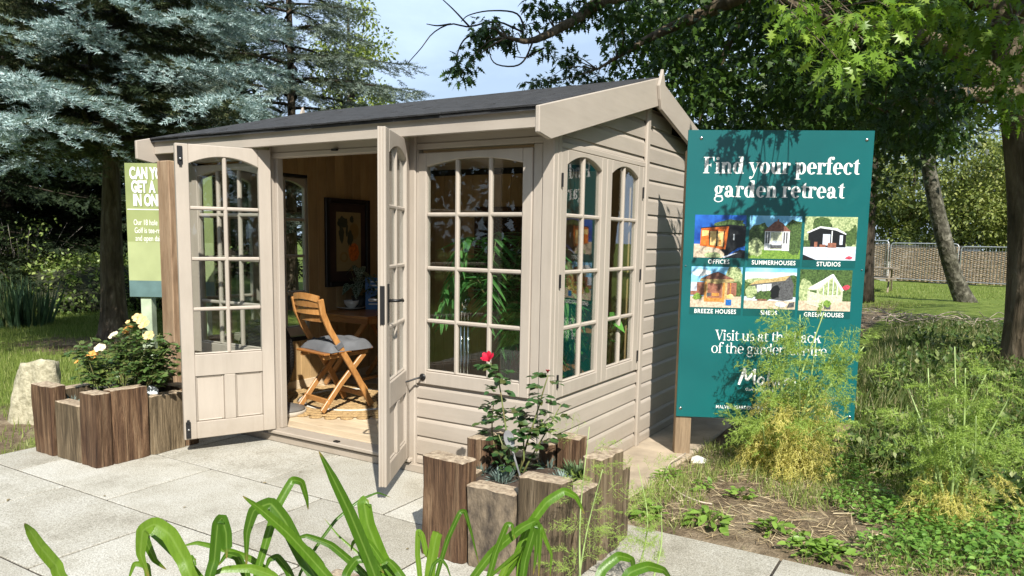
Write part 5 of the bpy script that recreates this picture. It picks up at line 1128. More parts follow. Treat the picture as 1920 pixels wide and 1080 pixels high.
M_BARK_S = barkm('spruce_bark', (.05, .036, .026), (.13, .1, .075), (.26, .22, .17)); M_BARK_M = barkm('maple_bark', (.07, .052, .036), (.16, .125, .085), (.28, .23, .165), 4); M_BARK_B = barkm('birch_bark', (.02, .018, .014), (.09, .085, .065), (.32, .3, .25), 3, (1, 1, .8)); M_BARK_D = barkm('dark_bark', (.02, .016, .012), (.05, .04, .03), (.09, .075, .055))
def trunk(T, pts, rad, mat, n=14, flare=.0, name='trunk', rings=18):
    S_ = curve(pts, rings); rd = np.interp(np.linspace(0, 1, rings), np.linspace(0, 1, len(rad)), rad); mb = MB(); mb.tube(S_, list(rd), n)
    q = random.Random(int(abs(S_[0][0])*100)); ph = [q.uniform(0, 6) for _ in range(3)]; out = []
    for i, v in enumerate(mb.v):
        r_, j = divmod(i, n); a = 2*math.pi*j/n; c = S_[r_]; f = flare*math.exp(-r_*1.1)*(1+.5*math.sin(3*a+ph[0])); k = 1+.05*math.sin(3*a+ph[1]+r_*.3)+.04*math.sin(5*a+ph[2])+f
        out.append(tuple(c+(np.array(v)-c)*k))
    mb.v = out; return mb.build(name, mat, T, smooth=True)
def needle_twig(k, ln, wd, seed):
    q = np.random.default_rng(seed); V = []; F = []
    for i in range(k):
        x = .06+.9*i/k; a = q.uniform(-.5, math.pi+.5); d = np.array([.55, math.cos(a), .75*math.sin(a)]); d /= np.linalg.norm(d)
        if i > k-5: d = unit(np.array([1.2, math.cos(a)*.7, math.sin(a)*.5]))
        s_ = unit(np.cross(d, [.3, .2, 1.])); p = np.array([x, 0, 0]); L = ln*q.uniform(.8, 1.15)
        V += [p-s_*wd/2, p+s_*wd/2, p+d*L]; F.append((3*i, 3*i+1, 3*i+2))
    return np.array(V), np.array(F)
TW = needle_twig(20, .34, .075, 3); TWL = needle_twig(10, .34, .11, 4)
def conifer(name, label, base, Ht, rmax, z0, nb, M_tip, M_in, group=None, twig=.13, dens=1., tpl=TW, face=None, droop=.22, trunk_r=.17, bark=None, ztop=None, split=.5, flare=.7, inner=True, lean=0.):
    T = thing(name, label, 'tree', tuple(base), group); base = np.array(base, float)
    trunk(T, [base+[0, 0, -.1], base+[0, 0, 1.2], base+[.05, .03, Ht*.5], base+[0, 0, Ht]], [trunk_r, trunk_r*.82, trunk_r*.5, .03], bark or M_BARK_S, flare=flare)
    mbb = MB(); tipP, tipD, inP, inD = [], [], [], []
    for k in range(nb):
        z = z0+(min(Ht*.97, ztop or Ht*.97)-z0)*((k+rng.random())/nb)**1.1; a = k*2.399+rng.uniform(-.35, .35)
        if face is not None and rng.random() < .66: a = face+rng.normal(0, .75)
        L = rmax*(1-((z-z0*.4)/(Ht*1.04))**1.25)*rng.uniform(.78, 1.08); L = max(L, .35)
        o = np.array([math.cos(a), math.sin(a), 0]); sd = np.array([-o[1], o[0], 0]); t = np.linspace(0, 1, 14)
        q = base+[0, 0, z]+o*(L*t)[:, None]+np.array([0, 0, 1.])*(L*(.12*np.sin(np.pi*t*.55)-droop*t**1.7+.09*t**5))[:, None]+sd*(L*.06*np.sin(t*4+k))[:, None]
        mbb.tube(q, list(np.linspace(.035*L/rmax+.012, .004, 14)), 5); tn = unit(np.gradient(q, axis=0))
        nbl = max(6, int(L*13*dens))
        for j in range(nbl):
            tt = .18+.82*(j+rng.random())/nbl; i = min(12, int(tt*13)); p = q[i]+(q[i+1]-q[i])*(tt*13-i); s_ = 1 if j % 2 else -1
            d = unit(tn[i]*.85+sd*s_*rng.uniform(.55, 1.)+np.array([0, 0, rng.uniform(-.4, .08)])); l_ = (.42*(1-tt)+.13)*min(L, 2.4)*rng.uniform(.6, 1.05); nt = max(3, int(l_/(.043/dens)))
            u = (np.arange(nt)+rng.random(nt)*.7)/nt; pos = p+d*(u*l_)[:, None]+np.array([0, 0, -.18])*(u*u*l_)[:, None]
            w = unit(np.cross(d, [0, 0, 1.])); sg = np.where(np.arange(nt) % 2, 1, -1)[:, None]
            dr = d*rng.uniform(.5, 1., (nt, 1))+w*sg*rng.uniform(.3, .9, (nt, 1))+np.array([0, 0, 1.])*rng.uniform(-.55, .3, (nt, 1)); dr[-1] = d
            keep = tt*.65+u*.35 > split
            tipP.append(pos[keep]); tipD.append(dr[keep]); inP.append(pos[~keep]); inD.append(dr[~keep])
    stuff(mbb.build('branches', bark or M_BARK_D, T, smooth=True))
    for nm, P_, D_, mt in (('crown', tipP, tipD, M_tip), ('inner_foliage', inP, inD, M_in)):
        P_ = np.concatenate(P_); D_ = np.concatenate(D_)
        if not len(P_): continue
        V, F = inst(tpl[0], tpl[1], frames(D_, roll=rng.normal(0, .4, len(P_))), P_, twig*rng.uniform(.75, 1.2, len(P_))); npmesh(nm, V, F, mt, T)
    return T
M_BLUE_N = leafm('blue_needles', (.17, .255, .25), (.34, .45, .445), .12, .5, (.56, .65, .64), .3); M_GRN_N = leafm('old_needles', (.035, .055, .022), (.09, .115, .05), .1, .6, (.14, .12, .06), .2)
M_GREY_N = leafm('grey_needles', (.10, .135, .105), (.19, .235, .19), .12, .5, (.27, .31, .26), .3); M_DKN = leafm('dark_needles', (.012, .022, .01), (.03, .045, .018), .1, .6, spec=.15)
toward = math.atan2(CAM[1]-2.1, CAM[0]+7.7)
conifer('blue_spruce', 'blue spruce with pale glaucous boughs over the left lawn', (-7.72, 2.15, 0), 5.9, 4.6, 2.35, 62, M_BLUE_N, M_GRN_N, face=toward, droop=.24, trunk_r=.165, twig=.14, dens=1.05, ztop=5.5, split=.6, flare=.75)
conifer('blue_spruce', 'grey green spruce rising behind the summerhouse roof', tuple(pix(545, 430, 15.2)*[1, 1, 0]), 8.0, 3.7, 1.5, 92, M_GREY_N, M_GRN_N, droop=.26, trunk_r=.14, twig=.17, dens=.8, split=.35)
GW = 'dark conifers behind the spruce'
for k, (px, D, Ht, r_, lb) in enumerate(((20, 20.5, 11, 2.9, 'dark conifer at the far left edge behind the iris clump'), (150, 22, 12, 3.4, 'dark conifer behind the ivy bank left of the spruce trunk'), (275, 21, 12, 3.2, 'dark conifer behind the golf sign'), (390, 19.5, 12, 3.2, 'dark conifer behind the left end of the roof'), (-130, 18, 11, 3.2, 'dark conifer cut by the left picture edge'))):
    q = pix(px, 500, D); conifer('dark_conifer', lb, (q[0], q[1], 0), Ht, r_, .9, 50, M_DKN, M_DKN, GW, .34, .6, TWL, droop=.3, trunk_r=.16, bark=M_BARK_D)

# ---- broad-leaved crowns from clumps of leaves
_s = [(.0, 0), (.02, .4), (.3, .2), (.42, .48), (.6, .18), (1., 0)]
STAR = fan(_s+[(x, -y) for x, y in _s[-2:0:-1]], lambda x, y: -.14*abs(y)-.2*x*x)
def clumps(cs, rs, n, size, tpl, hang=.5, flat=.75):
    """leaves spread through clumps: cs centres, rs radii, n per clump"""
    cs = np.asarray(cs, float); K = len(cs); rs = np.broadcast_to(rs, (K,)); n = np.broadcast_to(n, (K,)); idx = np.repeat(np.arange(K), n); N = len(idx)
    d = sph(N); r_ = rng.random(N)**.45; off = d*(rs[idx]*r_)[:, None]; off[:, 2] *= flat
    P_ = cs[idx]+off; D_ = unit(d+np.array([0, 0, -hang])+.5*rng.normal(size=(N, 3)))
    return scatter(tpl, P_, D_, size*rng.uniform(.65, 1.25, N), roll=rng.normal(0, .7, N))
def landing_ok(p):
    lx, ly = p[:, 0]-.767*p[:, 2], p[:, 1]+.782*p[:, 2]; return (ly > 3.9) | (lx > 3.6) | (lx < -6.5)
M_MAP_L = leafm('maple_leaf_lit', (.10, .2, .018), (.19, .32, .035), .42, .4, (.28, .4, .06)); M_MAP_D = leafm('maple_leaf_shaded', (.024, .06, .01), (.058, .115, .018), .3, .42, (.1, .17, .03))  # one leaf in two tones: sunlit and crown shade put into the colour
tb = pix(1972, 640, 9.6); T = thing('maple_tree', 'tall maple with leaning trunk at the right edge and boughs overhead', 'tree', (tb[0], tb[1], 0))
t1 = pix(1957, 400, 9.6); t2 = pix(1932, 180, 9.5); t3 = pix(1905, 30, 9.4); t4 = pix(1900, -250, 9.6)
trunk(T, [[tb[0], tb[1], -.1], t1, t2, t3, t4, t4+[.3, .5, 3.]], [.36, .31, .29, .24, .17, .06], M_BARK_M, 16, .35, rings=26)
limbs = [[t2+[0, 0, -.1], pix(1800, 100, 8.6), pix(1700, 62, 7.4), pix(1560, 40, 6.2), pix(1440, -20, 5.6)], [t3, pix(1700, -60, 9), pix(1400, -40, 8.4), pix(1160, -8, 7.4), pix(1080, 36, 7.), pix(1000, 76, 6.6), pix(950, 70, 6.4)],
         [pix(1460, -45, 8.5), pix(1330, 20, 8.9), pix(1220, 70, 8.8), pix(1120, 130, 8.6)], [t2, pix(1780, 180, 8.3), pix(1660, 210, 7.4)], [t3, pix(1960, -60, 8.2), pix(1900, 40, 6.8)], [t3, pix(1500, -120, 11), pix(1350, 120, 11.5), pix(1310, 230, 11.4)], [t4, t4+[-2, -.5, 1.6], t4+[-4, -.3, 2.4]], [t4, t4+[2, 1, 1.5], t4+[3.4, 1.4, 2.]], [t4, t4+[-.5, 2.2, 1.8], t4+[-1.4, 4., 2.6]]]
for q in limbs:
    S_ = curve(q, 18); MB().tube(S_, list(np.linspace(.11, .012, 18)), 8).build('limb', M_BARK_M, T, smooth=True)
def twigs_to(T, base_pts, targets, r0=.008, name='twigs'):
    B = np.concatenate([curve(q, 40) for q in base_pts]); mb = MB()
    for c in targets:
        c = np.asarray(c); i = np.argmin(((B-c)**2).sum(1)); a = B[i]; mid = (a+c)/2+rng.normal(0, .05, 3)*np.linalg.norm(c-a)+[0, 0, .06]; mb.tube(curve([a, mid, c], 7), list(np.linspace(r0, .002, 7)), 4)
    stuff(mb.build(name, M_BARK_M, T, smooth=True))
near = [(1520, 18), (1560, 58), (1603, 30), (1612, 92), (1642, 52), (1684, 22), (1572, 112), (1500, 60), (1650, 100), (1540, 95), (1480, 25), (1590, 140)]
mid_ = [(1740, 12, 5.6), (1790, 30, 5.8), (1850, 62, 6.), (1885, 112, 6.2), (1830, 58, 6), (1905, 165, 6.4), (1862, 175, 6.6), (1900, 30, 5.8), (1760, 60, 6), (1700, 20, 5.6), (1820, 110, 6.4), (1890, 215, 6.8), (1915, 90, 6), (1750, 5, 5.4)]
dark = [(1620, 150, 7), (1660, 205, 7.4), (1700, 122, 6.8), (1720, 182, 7.2), (1762, 232, 7.8), (1702, 268, 7.9), (1580, 160, 7), (1690, 235, 7.6), (1640, 235, 7.8), (1545, 140, 7.4), (1740, 130, 7), (1800, 180, 7.4), (1680, 160, 7), (1735, 255, 8), (1665, 260, 8), (1780, 150, 7.2)]
hang_ = [(1010, 18, 6.8), (1062, 18, 7), (1092, 8, 7.1), (986, 48, 6.7), (932, 62, 6.5), (905, 62, 6.45), (890, 92, 6.4), (874, 118, 6.35), (862, 140, 6.3), (962, 72, 6.6), (1036, 58, 6.9), (1020, 92, 6.7), (1042, 22, 6.9), (1075, 40, 7), (912, 45, 6.5), (940, 78, 6.5), (896, 72, 6.4), (1115, 12, 7.2), (1000, 8, 6.8), (1100, 30, 7.1), (1145, 22, 7.2)]
back_ = [(1058, 108, 9), (1082, 132, 9), (1022, 152, 9.2), (1052, 160, 9.2), (1100, 146, 9), (1130, 148, 9), (1072, 118, 9), (1000, 160, 9.2), (1115, 160, 9), (1155, 120, 9), (1160, 40, 8.4), (1180, 80, 8.6), (1150, 20, 8.2), (1165, 60, 8.4)]
PN = [pix(a, e, 4.5+rng.uniform(-.3, .5)) for a, e in near]; PM = [pix(*q) for q in mid_]; PD = [pix(*q) for q in dark]; PHg = [pix(*q) for q in hang_]; PB = [pix(*q) for q in back_]
twigs_to(T, limbs, PN+PM+PD+PHg+PB)
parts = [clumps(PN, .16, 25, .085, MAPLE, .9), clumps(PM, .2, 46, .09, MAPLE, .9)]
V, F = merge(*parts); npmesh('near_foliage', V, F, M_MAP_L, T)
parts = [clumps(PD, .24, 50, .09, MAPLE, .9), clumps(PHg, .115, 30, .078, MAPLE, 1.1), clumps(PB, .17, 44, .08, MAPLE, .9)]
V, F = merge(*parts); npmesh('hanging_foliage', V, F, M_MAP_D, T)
# crown mass behind the sign and above the picture
cs = []
while len(cs) < 330:
    px, py, D = rng.uniform(1150, 1790), rng.uniform(-40, 262), rng.uniform(8.5, 13.5)
    if px < 1290 and py > 20+(px-1150)*1.15+rng.uniform(-30, 30) and py < 190-.2*(px-1150): 
        if rng.random() < .55: continue
    p = pix(px, py, D)
    if landing_ok(p[None])[0]: cs.append(p)
V1 = clumps(cs, .36, 62, .088, STAR, .8)
cu = rng.normal(size=(1500, 3))*[3.4, 3., 1.7]+[tb[0]-1.6, tb[1]+.4, 6.6]; cu = cu[(cu[:, 2] > 4.1)]; cu = cu[landing_ok(cu)]
d_ = (cu-CAM); zf_ = d_@FW; sx = 960+FPX*(d_@RT)/zf_; sy = PPY-FPX*(d_@UP)/zf_; cu = cu[~((sx > -200) & (sx < 1165) & (sy > -60) & (zf_ > 0))][:520]
up_ = []  # unseen clumps added towards the sun to shade the visible leaves
for p in PM+PD+PHg+PB+PN[::3]:
    for k in range(4):
        w_ = np.asarray(p)-SUN*rng.uniform(1.2, 4.5)+rng.normal(0, .25, 3); d = w_-CAM; zz = d@FW
        if landing_ok(w_[None])[0] and (zz < .3 or PPY-FPX*(d@UP)/zz < -90) and rng.random() < .6: up_.append(w_)
cu = np.concatenate([cu, np.array(up_)])
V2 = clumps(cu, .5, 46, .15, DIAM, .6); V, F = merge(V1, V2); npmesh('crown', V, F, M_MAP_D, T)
# bare looping twigs against the sky
mb = MB()
for pts in ([(980, 60), (930, 40), (880, 50), (845, 45), (812, 62), (790, 90), (765, 118)], [(880, 50), (850, 18), (822, -8)], [(985, 55), (968, 25), (920, 20), (880, 28), (865, 40)], [(890, 62), (870, 75), (858, 100), (858, 130)], [(1000, 76), (985, 110), (965, 124), (930, 120), (918, 100), (920, 70)], [(1020, 90), (1000, 100), (985, 108), (965, 106)], [(845, 45), (820, 48), (800, 45)]):
    mb.tube(curve([pix(a, e, 6.5+.1*math.sin(i*2.)) for i, (a, e) in enumerate(pts)], 18), list(np.linspace(.009, .0035, 18)), 5)
mb.build('bare_twigs', M_BARK_D, T, smooth=True)

def broadleaf(name, label, base, Ht, rx, nc, cr, n, size, mat, trunk_r=.14, tpl=DIAM, z0=.3, group=None, bark=None, pts=None, hang=.3, zc=None, vis_trunk=True):
    T = thing(name, label, 'tree' if Ht > 2.6 else 'shrub', tuple(base), group); base = np.array(base, float); pts = pts or [base+[0, 0, -.1], base+[0, 0, Ht*.45], base+[0, 0, Ht*.92]]
    trunk(T, pts, [trunk_r, trunk_r*.75, trunk_r*.25], bark or M_BARK_D, 10, .3, rings=10); top = np.array(pts[-1])
    c = sph(nc)*(rng.random(nc)**.4)[:, None]*[rx, rx, Ht*(1-z0)*.5]+[top[0], top[1], Ht*(z0+(1-z0)*.5)]
    mb = MB()
    for q in c[::max(1, nc//14)]: mb.tube(curve([base+(top-base)*.55, (base+(top-base)*.6+q)/2+[0, 0, .1], q], 6), list(np.linspace(trunk_r*.35, .01, 6)), 5)
    stuff(mb.build('branches', bark or M_BARK_D, T, smooth=True)); V, F = clumps(c, cr, n, size, tpl, hang); npmesh('crown', V, F, mat, T); return T
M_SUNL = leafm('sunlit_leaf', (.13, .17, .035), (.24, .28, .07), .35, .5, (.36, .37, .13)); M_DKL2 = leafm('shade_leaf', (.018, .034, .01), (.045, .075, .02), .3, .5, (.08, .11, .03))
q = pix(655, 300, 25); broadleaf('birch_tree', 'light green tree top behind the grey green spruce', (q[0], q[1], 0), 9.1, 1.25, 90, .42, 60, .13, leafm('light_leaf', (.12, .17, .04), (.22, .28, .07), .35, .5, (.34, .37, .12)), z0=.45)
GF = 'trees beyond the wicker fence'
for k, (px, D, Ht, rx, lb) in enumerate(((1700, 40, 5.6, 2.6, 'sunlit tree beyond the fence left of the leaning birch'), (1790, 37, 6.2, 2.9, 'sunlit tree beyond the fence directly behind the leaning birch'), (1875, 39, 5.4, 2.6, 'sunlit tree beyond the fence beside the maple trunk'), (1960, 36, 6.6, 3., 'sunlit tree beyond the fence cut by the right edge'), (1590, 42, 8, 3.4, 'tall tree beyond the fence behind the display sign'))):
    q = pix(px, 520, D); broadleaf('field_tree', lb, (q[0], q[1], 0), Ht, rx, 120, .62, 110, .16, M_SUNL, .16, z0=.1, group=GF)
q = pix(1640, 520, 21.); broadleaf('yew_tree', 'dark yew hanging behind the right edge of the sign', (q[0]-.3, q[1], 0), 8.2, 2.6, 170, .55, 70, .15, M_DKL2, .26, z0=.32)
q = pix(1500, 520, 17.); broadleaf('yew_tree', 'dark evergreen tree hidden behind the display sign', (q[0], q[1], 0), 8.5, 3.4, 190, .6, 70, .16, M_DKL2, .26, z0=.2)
q = pix(1890, 300, 46.); conifer('pine_tree', 'dark pine on the skyline right of the leaning birch', (q[0], q[1], 0), 9.5, 2.8, 2., 34, M_GRN_N, M_DKN, None, .5, .45, TWL, droop=.1, trunk_r=.15)
# leaning birch
bb_ = pix(1815, 571, 22.4); bb_[2] = 0
T = thing('birch_tree', 'leaning birch with mottled bark in front of the wicker fence', 'tree', tuple(bb_)); pts = [bb_+[0, 0, -.1], pix(1790, 520, 22.3), pix(1768, 440, 22.1), pix(1748, 350, 22.), pix(1738, 285, 21.9), pix(1730, 150, 21.8)]
trunk(T, pts, [.235, .2, .19, .17, .15, .1], M_BARK_B, 12, .15, rings=16); top = pts[-1]
cs = sph(120)*(rng.random(120)**.4)[:, None]*[3.2, 3., 2.]+top+[0, .3, .9]; mb = MB()
for q in cs[::8]: mb.tube(curve([pts[-2], (pts[-2]+q)/2+[0, 0, .3], q], 6), list(np.linspace(.06, .01, 6)), 5)
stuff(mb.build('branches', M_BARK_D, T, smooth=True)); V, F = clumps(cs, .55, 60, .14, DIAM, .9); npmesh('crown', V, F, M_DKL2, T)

# ---- fence of mesh panels with woven screens
M_GALV = plain('galvanised_tube', (.5, .51, .52), .4, .15, 12, metal=.6); M_WICK = plain('woven_willow', (.48, .37, .25), .9, .3, 6, (1, 1, 6), 1., 30, c2=(.19, .135, .085))
A0, A1 = np.array([-3.4, 31.2]), np.array([6.4, 27.6]); dv = (A1-A0)/np.linalg.norm(A1-A0); tot = np.linalg.norm(A1-A0); NP_ = 4; pw_ = tot/NP_
names = ['wicker backed mesh fence panel behind the picnic table', 'wicker backed mesh fence panel left of the leaning birch', 'wicker backed mesh fence panel right of the leaning birch', 'wicker backed mesh fence panel behind the maple trunk']
for k in range(NP_):
    a = A0+dv*(pw_*k+.05); e = A0+dv*(pw_*(k+1)-.05); h = 1.62-.09*k; z0_ = .12
    T = thing('fence_panel', names[k], 'fence', (a[0], a[1], 0), 'mesh fence panels'); P3 = lambda p, z, o=0.: (p[0]+dv[1]*o, p[1]-dv[0]*o, z)
    f_ = MB(); f_.tube([P3(a, .02), P3(a, h-.1), P3(a+dv*.04, h-.03), P3(a+dv*.12, h), P3(e-dv*.12, h), P3(e-dv*.04, h-.03), P3(e, h-.1), P3(e, .02)], .022, 8); f_.build('tube_frame', M_GALV, T, smooth=True); MB().tube([P3(a, z0_), P3(e, z0_)], .016, 6).build('bottom_rail', M_GALV, T)
    w = MB()
    for i in range(1, 24): q = a+(e-a)*i/24; w.tube([P3(q, z0_), P3(q, h)], .004, 3)
    for i in range(1, 8): z = z0_+(h-z0_)*i/8; w.tube([P3(a, z), P3(e, z)], .004, 3)
    stuff(w.build('wire_mesh', M_GALV, T)); wv = MB(); rows = 34; hh_ = h-.12-.05*(k > 1)
    for r_ in range(rows):
        z = .06+(hh_-.06)*(r_+.5)/rows; N = 22; vs = []
        for i in range(N+1):
            q = a+(e-a)*i/N; o = -.07+.02*math.cos(math.pi*i+math.pi*r_)+rng.uniform(-.006, .006); zz = z+rng.uniform(-.008, .008); vs += [P3(q, zz-.022, o), P3(q, zz+.02, o), P3(q, zz+.02, o-.018), P3(q, zz-.022, o-.018)]
        wv.add(vs, [(4*i+j, 4*i+4+j, 4*i+4+(j+1) % 4, 4*i+(j+1) % 4) for i in range(N) for j in range(4)])
    stuff(wv.build('woven_screen', M_WICK, T))
    fb_ = MB(); c = e; fb_.prism([tuple(np.array(P3(c, .0))+np.array([dv[0]*sx_*.12-dv[1]*sy_*.3, dv[1]*sx_*.12+dv[0]*sy_*.3, -.01])) for sx_, sy_ in ((-1, -1), (1, -1), (1, 1), (-1, 1))], (0, 0, .13)); fb_.build('concrete_foot', plain('foot_concrete', (.5, .49, .46), .9), T, bevel=.02)
# white cabins beyond the fence
for k, (px, D, w, lb) in enumerate(((1790, 33.5, 1.6, 'white cabin showing above the fence right of the birch'), (1660, 35, 2.2, 'white cabin beyond the fence above the picnic table'))):
    q = pix(px, 480, D); T = thing('white_cabin', lb, 'cabin', (q[0], q[1], 0)); MB().box(q[0]-w/2, q[0]+w/2, q[1], q[1]+1.6, -.02, 1.4).build('wall', plain('white_cabin_paint', (.75, .75, .73), .6), T, bevel=.02); MB().box(q[0]-w/2-.1, q[0]+w/2+.1, q[1]-.1, q[1]+1.7, 1.402, 1.46).build('roof', plain('cabin_roof_felt', (.07, .075, .07), .8), T); MB().box(q[0]-.3, q[0]+.3, q[1]-.03, q[1]-.002, .8, 1.3).build('window', M_DARK, T)
# picnic table
q = gz(1652, 548, 0); T = thing('picnic_table', 'weathered picnic table on the far lawn beside the sign', 'picnic table', (q[0], q[1], 0)); M_PIC = wood('weathered_pine', [(.2, (.2, .16, .11)), (.5, (.38, .31, .22)), (.8, (.5, .43, .32))], (.1, 1, 1), 6)
qx, qy = q[0]-.35, q[1]+.4
for k in range(5): MB().box(qx-.75, qx+.75, qy-.35+k*.145, qy-.35+k*.145+.135, .71, .75).build('table_board', M_PIC, T, bevel=.004)
for sy_ in (-1, 1):
    for k in range(2): MB().box(qx-.75, qx+.75, qy+sy_*.7-.13+k*.135, qy+sy_*.7-.13+k*.135+.125, .42, .455).build('bench_board', M_PIC, T, bevel=.004)
for sx_ in (-.5, .5):
    MB().box(qx+sx_-.02, qx+sx_+.02, qy-.8, qy+.8, .35, .42).build('bench_bearer', M_PIC, T)
    for sy_ in (-1, 1): MB().bar((qx+sx_+.045, qy+sy_*.62, 0), (qx+sx_+.045, qy+sy_*.25, .71), .045, .09).build('leg', M_PIC, T)

# ---- ivy bank, iris, twiggy shrub on the left
def shell(c, r, N, size, tpl, mat, name, label, up=.5):
    d = sph(N); d[:, 2] = np.abs(d[:, 2]); P_ = np.array(c)+d*np.array(r)*(1+.12*wob(d[:, 0]*9, d[:, 1]*9, 1., .3)[:, None]+rng.normal(0, .04, (N, 1))); V, F = scatter(tpl, P_, d+[0, 0, -up]+.6*rng.normal(size=(N, 3)), size*rng.uniform(.6, 1.3, N), roll=rng.normal(0, .6, N)); return V, F
M_IVY = leafm('ivy_leaf', (.14, .22, .05), (.28, .38, .1), .35, .4, (.42, .48, .17))
parts = []; mb = MB()
for (px, D, rx, ry, rz) in ((30, 17.2, 1.6, 1.2, .62), (120, 16.8, 1.7, 1.3, .85), (190, 16.6, 1.5, 1.3, .95), (70, 17.6, 1.6, 1.2, .8), (235, 16.8, 1.4, 1.3, .9), (155, 17.4, 1.6, 1.3, 1.0), (290, 17, 1.6, 1.4, .8)):
    q = pix(px, 560, D); parts.append(shell((q[0], q[1], -.05), (rx, ry, rz), 2600, .085, DIAM, None, None, None)); mb.lathe([(.93, 0), (.86, .45), (.6, .8), (.3, .95), (0, 1)], (0, 0, 0), 14); k0 = len(mb.v)-70; mb.v[k0:] = [(q[0]+v[0]*rx, q[1]+v[1]*ry, -.06+v[2]*rz*.95) for v in mb.v[k0:]]
V, F = merge(*parts); T = thing('ivy_bank', 'sunlit bank of ivy beyond the footpath on the left', 'ivy', (-13.8, 6, 0)); stuff(npmesh('ivy_leaves', V, F, M_IVY, T)); mb.build('earth_core', plain('ivy_earth', (.03, .035, .015), .95), T, smooth=True)
q = pix(28, 600, 13.6); T = thing('iris_clump', 'clump of sword shaped iris leaves on the left edge of the lawn', 'iris', (q[0], q[1], 0)); N = 230
th = rng.uniform(0, 6.28, N); rr_ = rng.uniform(0, .5, N); P_ = np.array([q[0], q[1], 0])+np.stack([rr_*np.cos(th), rr_*np.sin(th), 0*th], 1); D_ = np.stack([.5*np.cos(th)*rr_+rng.normal(0, .12, N), .5*np.sin(th)*rr_+rng.normal(0, .12, N), np.ones(N)], 1)
V, F = scatter(BLADE, P_, D_, rng.uniform(.4, .85, N), width=np.full(N, .045), roll=rng.uniform(0, 3.1, N)); npmesh('leaf_blades', V, F, leafm('iris_leaf', (.05, .1, .05), (.1, .17, .09), .25, .4, (.2, .22, .08)), T)
q = pix(40, 500, 17.5); T = thing('twiggy_shrub', 'bare twiggy shrub under the dark conifers on the left', 'shrub', (q[0], q[1], 0)); mb = MB()
for k in range(70): a = rng.uniform(0, 6.28); r_ = rng.uniform(.3, 1.2); mb.tube(curve([(q[0]+.1*math.cos(a), q[1]+.1*math.sin(a), 0), (q[0]+r_*.6*math.cos(a), q[1]+r_*.6*math.sin(a), rng.uniform(.7, 1.2)), (q[0]+r_*math.cos(a), q[1]+r_*math.sin(a), rng.uniform(.5, 1.7))], 7), list(np.linspace(.012, .003, 7)), 4)
mb.build('twigs', plain('grey_twigs', (.28, .25, .22), .8), T, smooth=True); V, F = clumps(np.array([q[0], q[1], .9])+rng.normal(size=(24, 3))*[.6, .6, .35], .3, 24, .09, DIAM); npmesh('foliage', V, F, M_IVY, T)
# ---- grass
def grass_patch(name, label, xy, hmin, hmax, wd, mat, lean=.45):
    N = len(xy); P_ = np.stack([xy[:, 0], xy[:, 1], gh(xy[:, 0], xy[:, 1])-.005], 1); a = rng.uniform(0, 6.28, N); D_ = np.stack([np.cos(a)*lean*rng.random(N), np.sin(a)*lean*rng.random(N), np.ones(N)], 1)
    V, F = scatter(BLADE, P_, D_, rng.uniform(hmin, hmax, N), width=np.full(N, wd), roll=rng.uniform(0, 3.1, N)); return stuff(npmesh(name, V, F, mat), label)
def cover_g(x, y): return .95-.8*np.exp(-((x+4.2)/1.0)**2-((y+1.0)/.75)**2)-.8*np.exp(-((x+7.6)/1.5)**2-((y-1.6)/.8)**2)
xy = np.stack([rng.uniform(-10.5, -3.45, 90000), rng.uniform(-1.6, 4.4, 90000)], 1); xy = xy[(rng.random(len(xy)) < cover_g(xy[:, 0], xy[:, 1])**1.5)]; xy = xy[~((xy[:, 0] > -3.3) & (xy[:, 1] > -.3))]
M_GRASS = leafm('lawn_grass', (.13, .19, .035), (.26, .33, .08), .4, .5, (.4, .42, .17)); grass_patch('lawn_grass', 'rough sunlit lawn grass left of the summerhouse', xy, .03, .1, .006, M_GRASS)
xy = np.stack([rng.uniform(-13, -9.5, 16000), rng.uniform(.5, 7, 16000)], 1); xy = xy[(xy[:, 0]*.95-xy[:, 1]*.31 > -12.95)]; grass_patch('shade_grass', 'shaded grass under the spruce', xy, .025, .06, .012, M_GRASS)
xy = np.stack([rng.uniform(-2.5, 7, 30000), rng.uniform(14, 28, 30000)], 1); xy = xy[np.abs(xy[:, 1]-18.9-.1*xy[:, 0]) > .5]; grass_patch('far_lawn_grass', 'far lawn in front of the wicker fence', xy, .03, .08, .014, M_GRASS)
# rough bank behind the sign, on the right
N = 42000; xy = np.stack([rng.uniform(.9, 5.4, N), 1.7+rng.random(N)**1.4*9.5], 1); xy = xy[((xy[:, 0]-.9)*.5+2. < xy[:, 1]+1.2)]
grass_patch('bank_grass', 'rough long grass on the bank behind the sign', xy, .06, .24, .01, leafm('bank_grass_blade', (.05, .085, .02), (.15, .2, .055), .36, .5, (.48, .41, .24)), .9)
N = 22000; xy = np.stack([rng.uniform(1.3, 5.2, N), 1.1+8.5*rng.random(N)**1.3], 1); d = wob(xy[:, 0], xy[:, 1], 2.1, 1.) > -.35; xy = xy[d]; P_ = np.stack([xy[:, 0], xy[:, 1], gh(xy[:, 0], xy[:, 1])+rng.random(len(xy))*.22], 1)
V, F = scatter(DIAM, P_, sph(len(P_))+[0, 0, .2], rng.uniform(.03, .085, len(P_))); stuff(npmesh('bank_undergrowth', V, F, leafm('undergrowth_leaf', (.04, .085, .018), (.13, .2, .045), .36, .45, (.3, .33, .13))), 'tangled low leaves on the bank behind the sign')
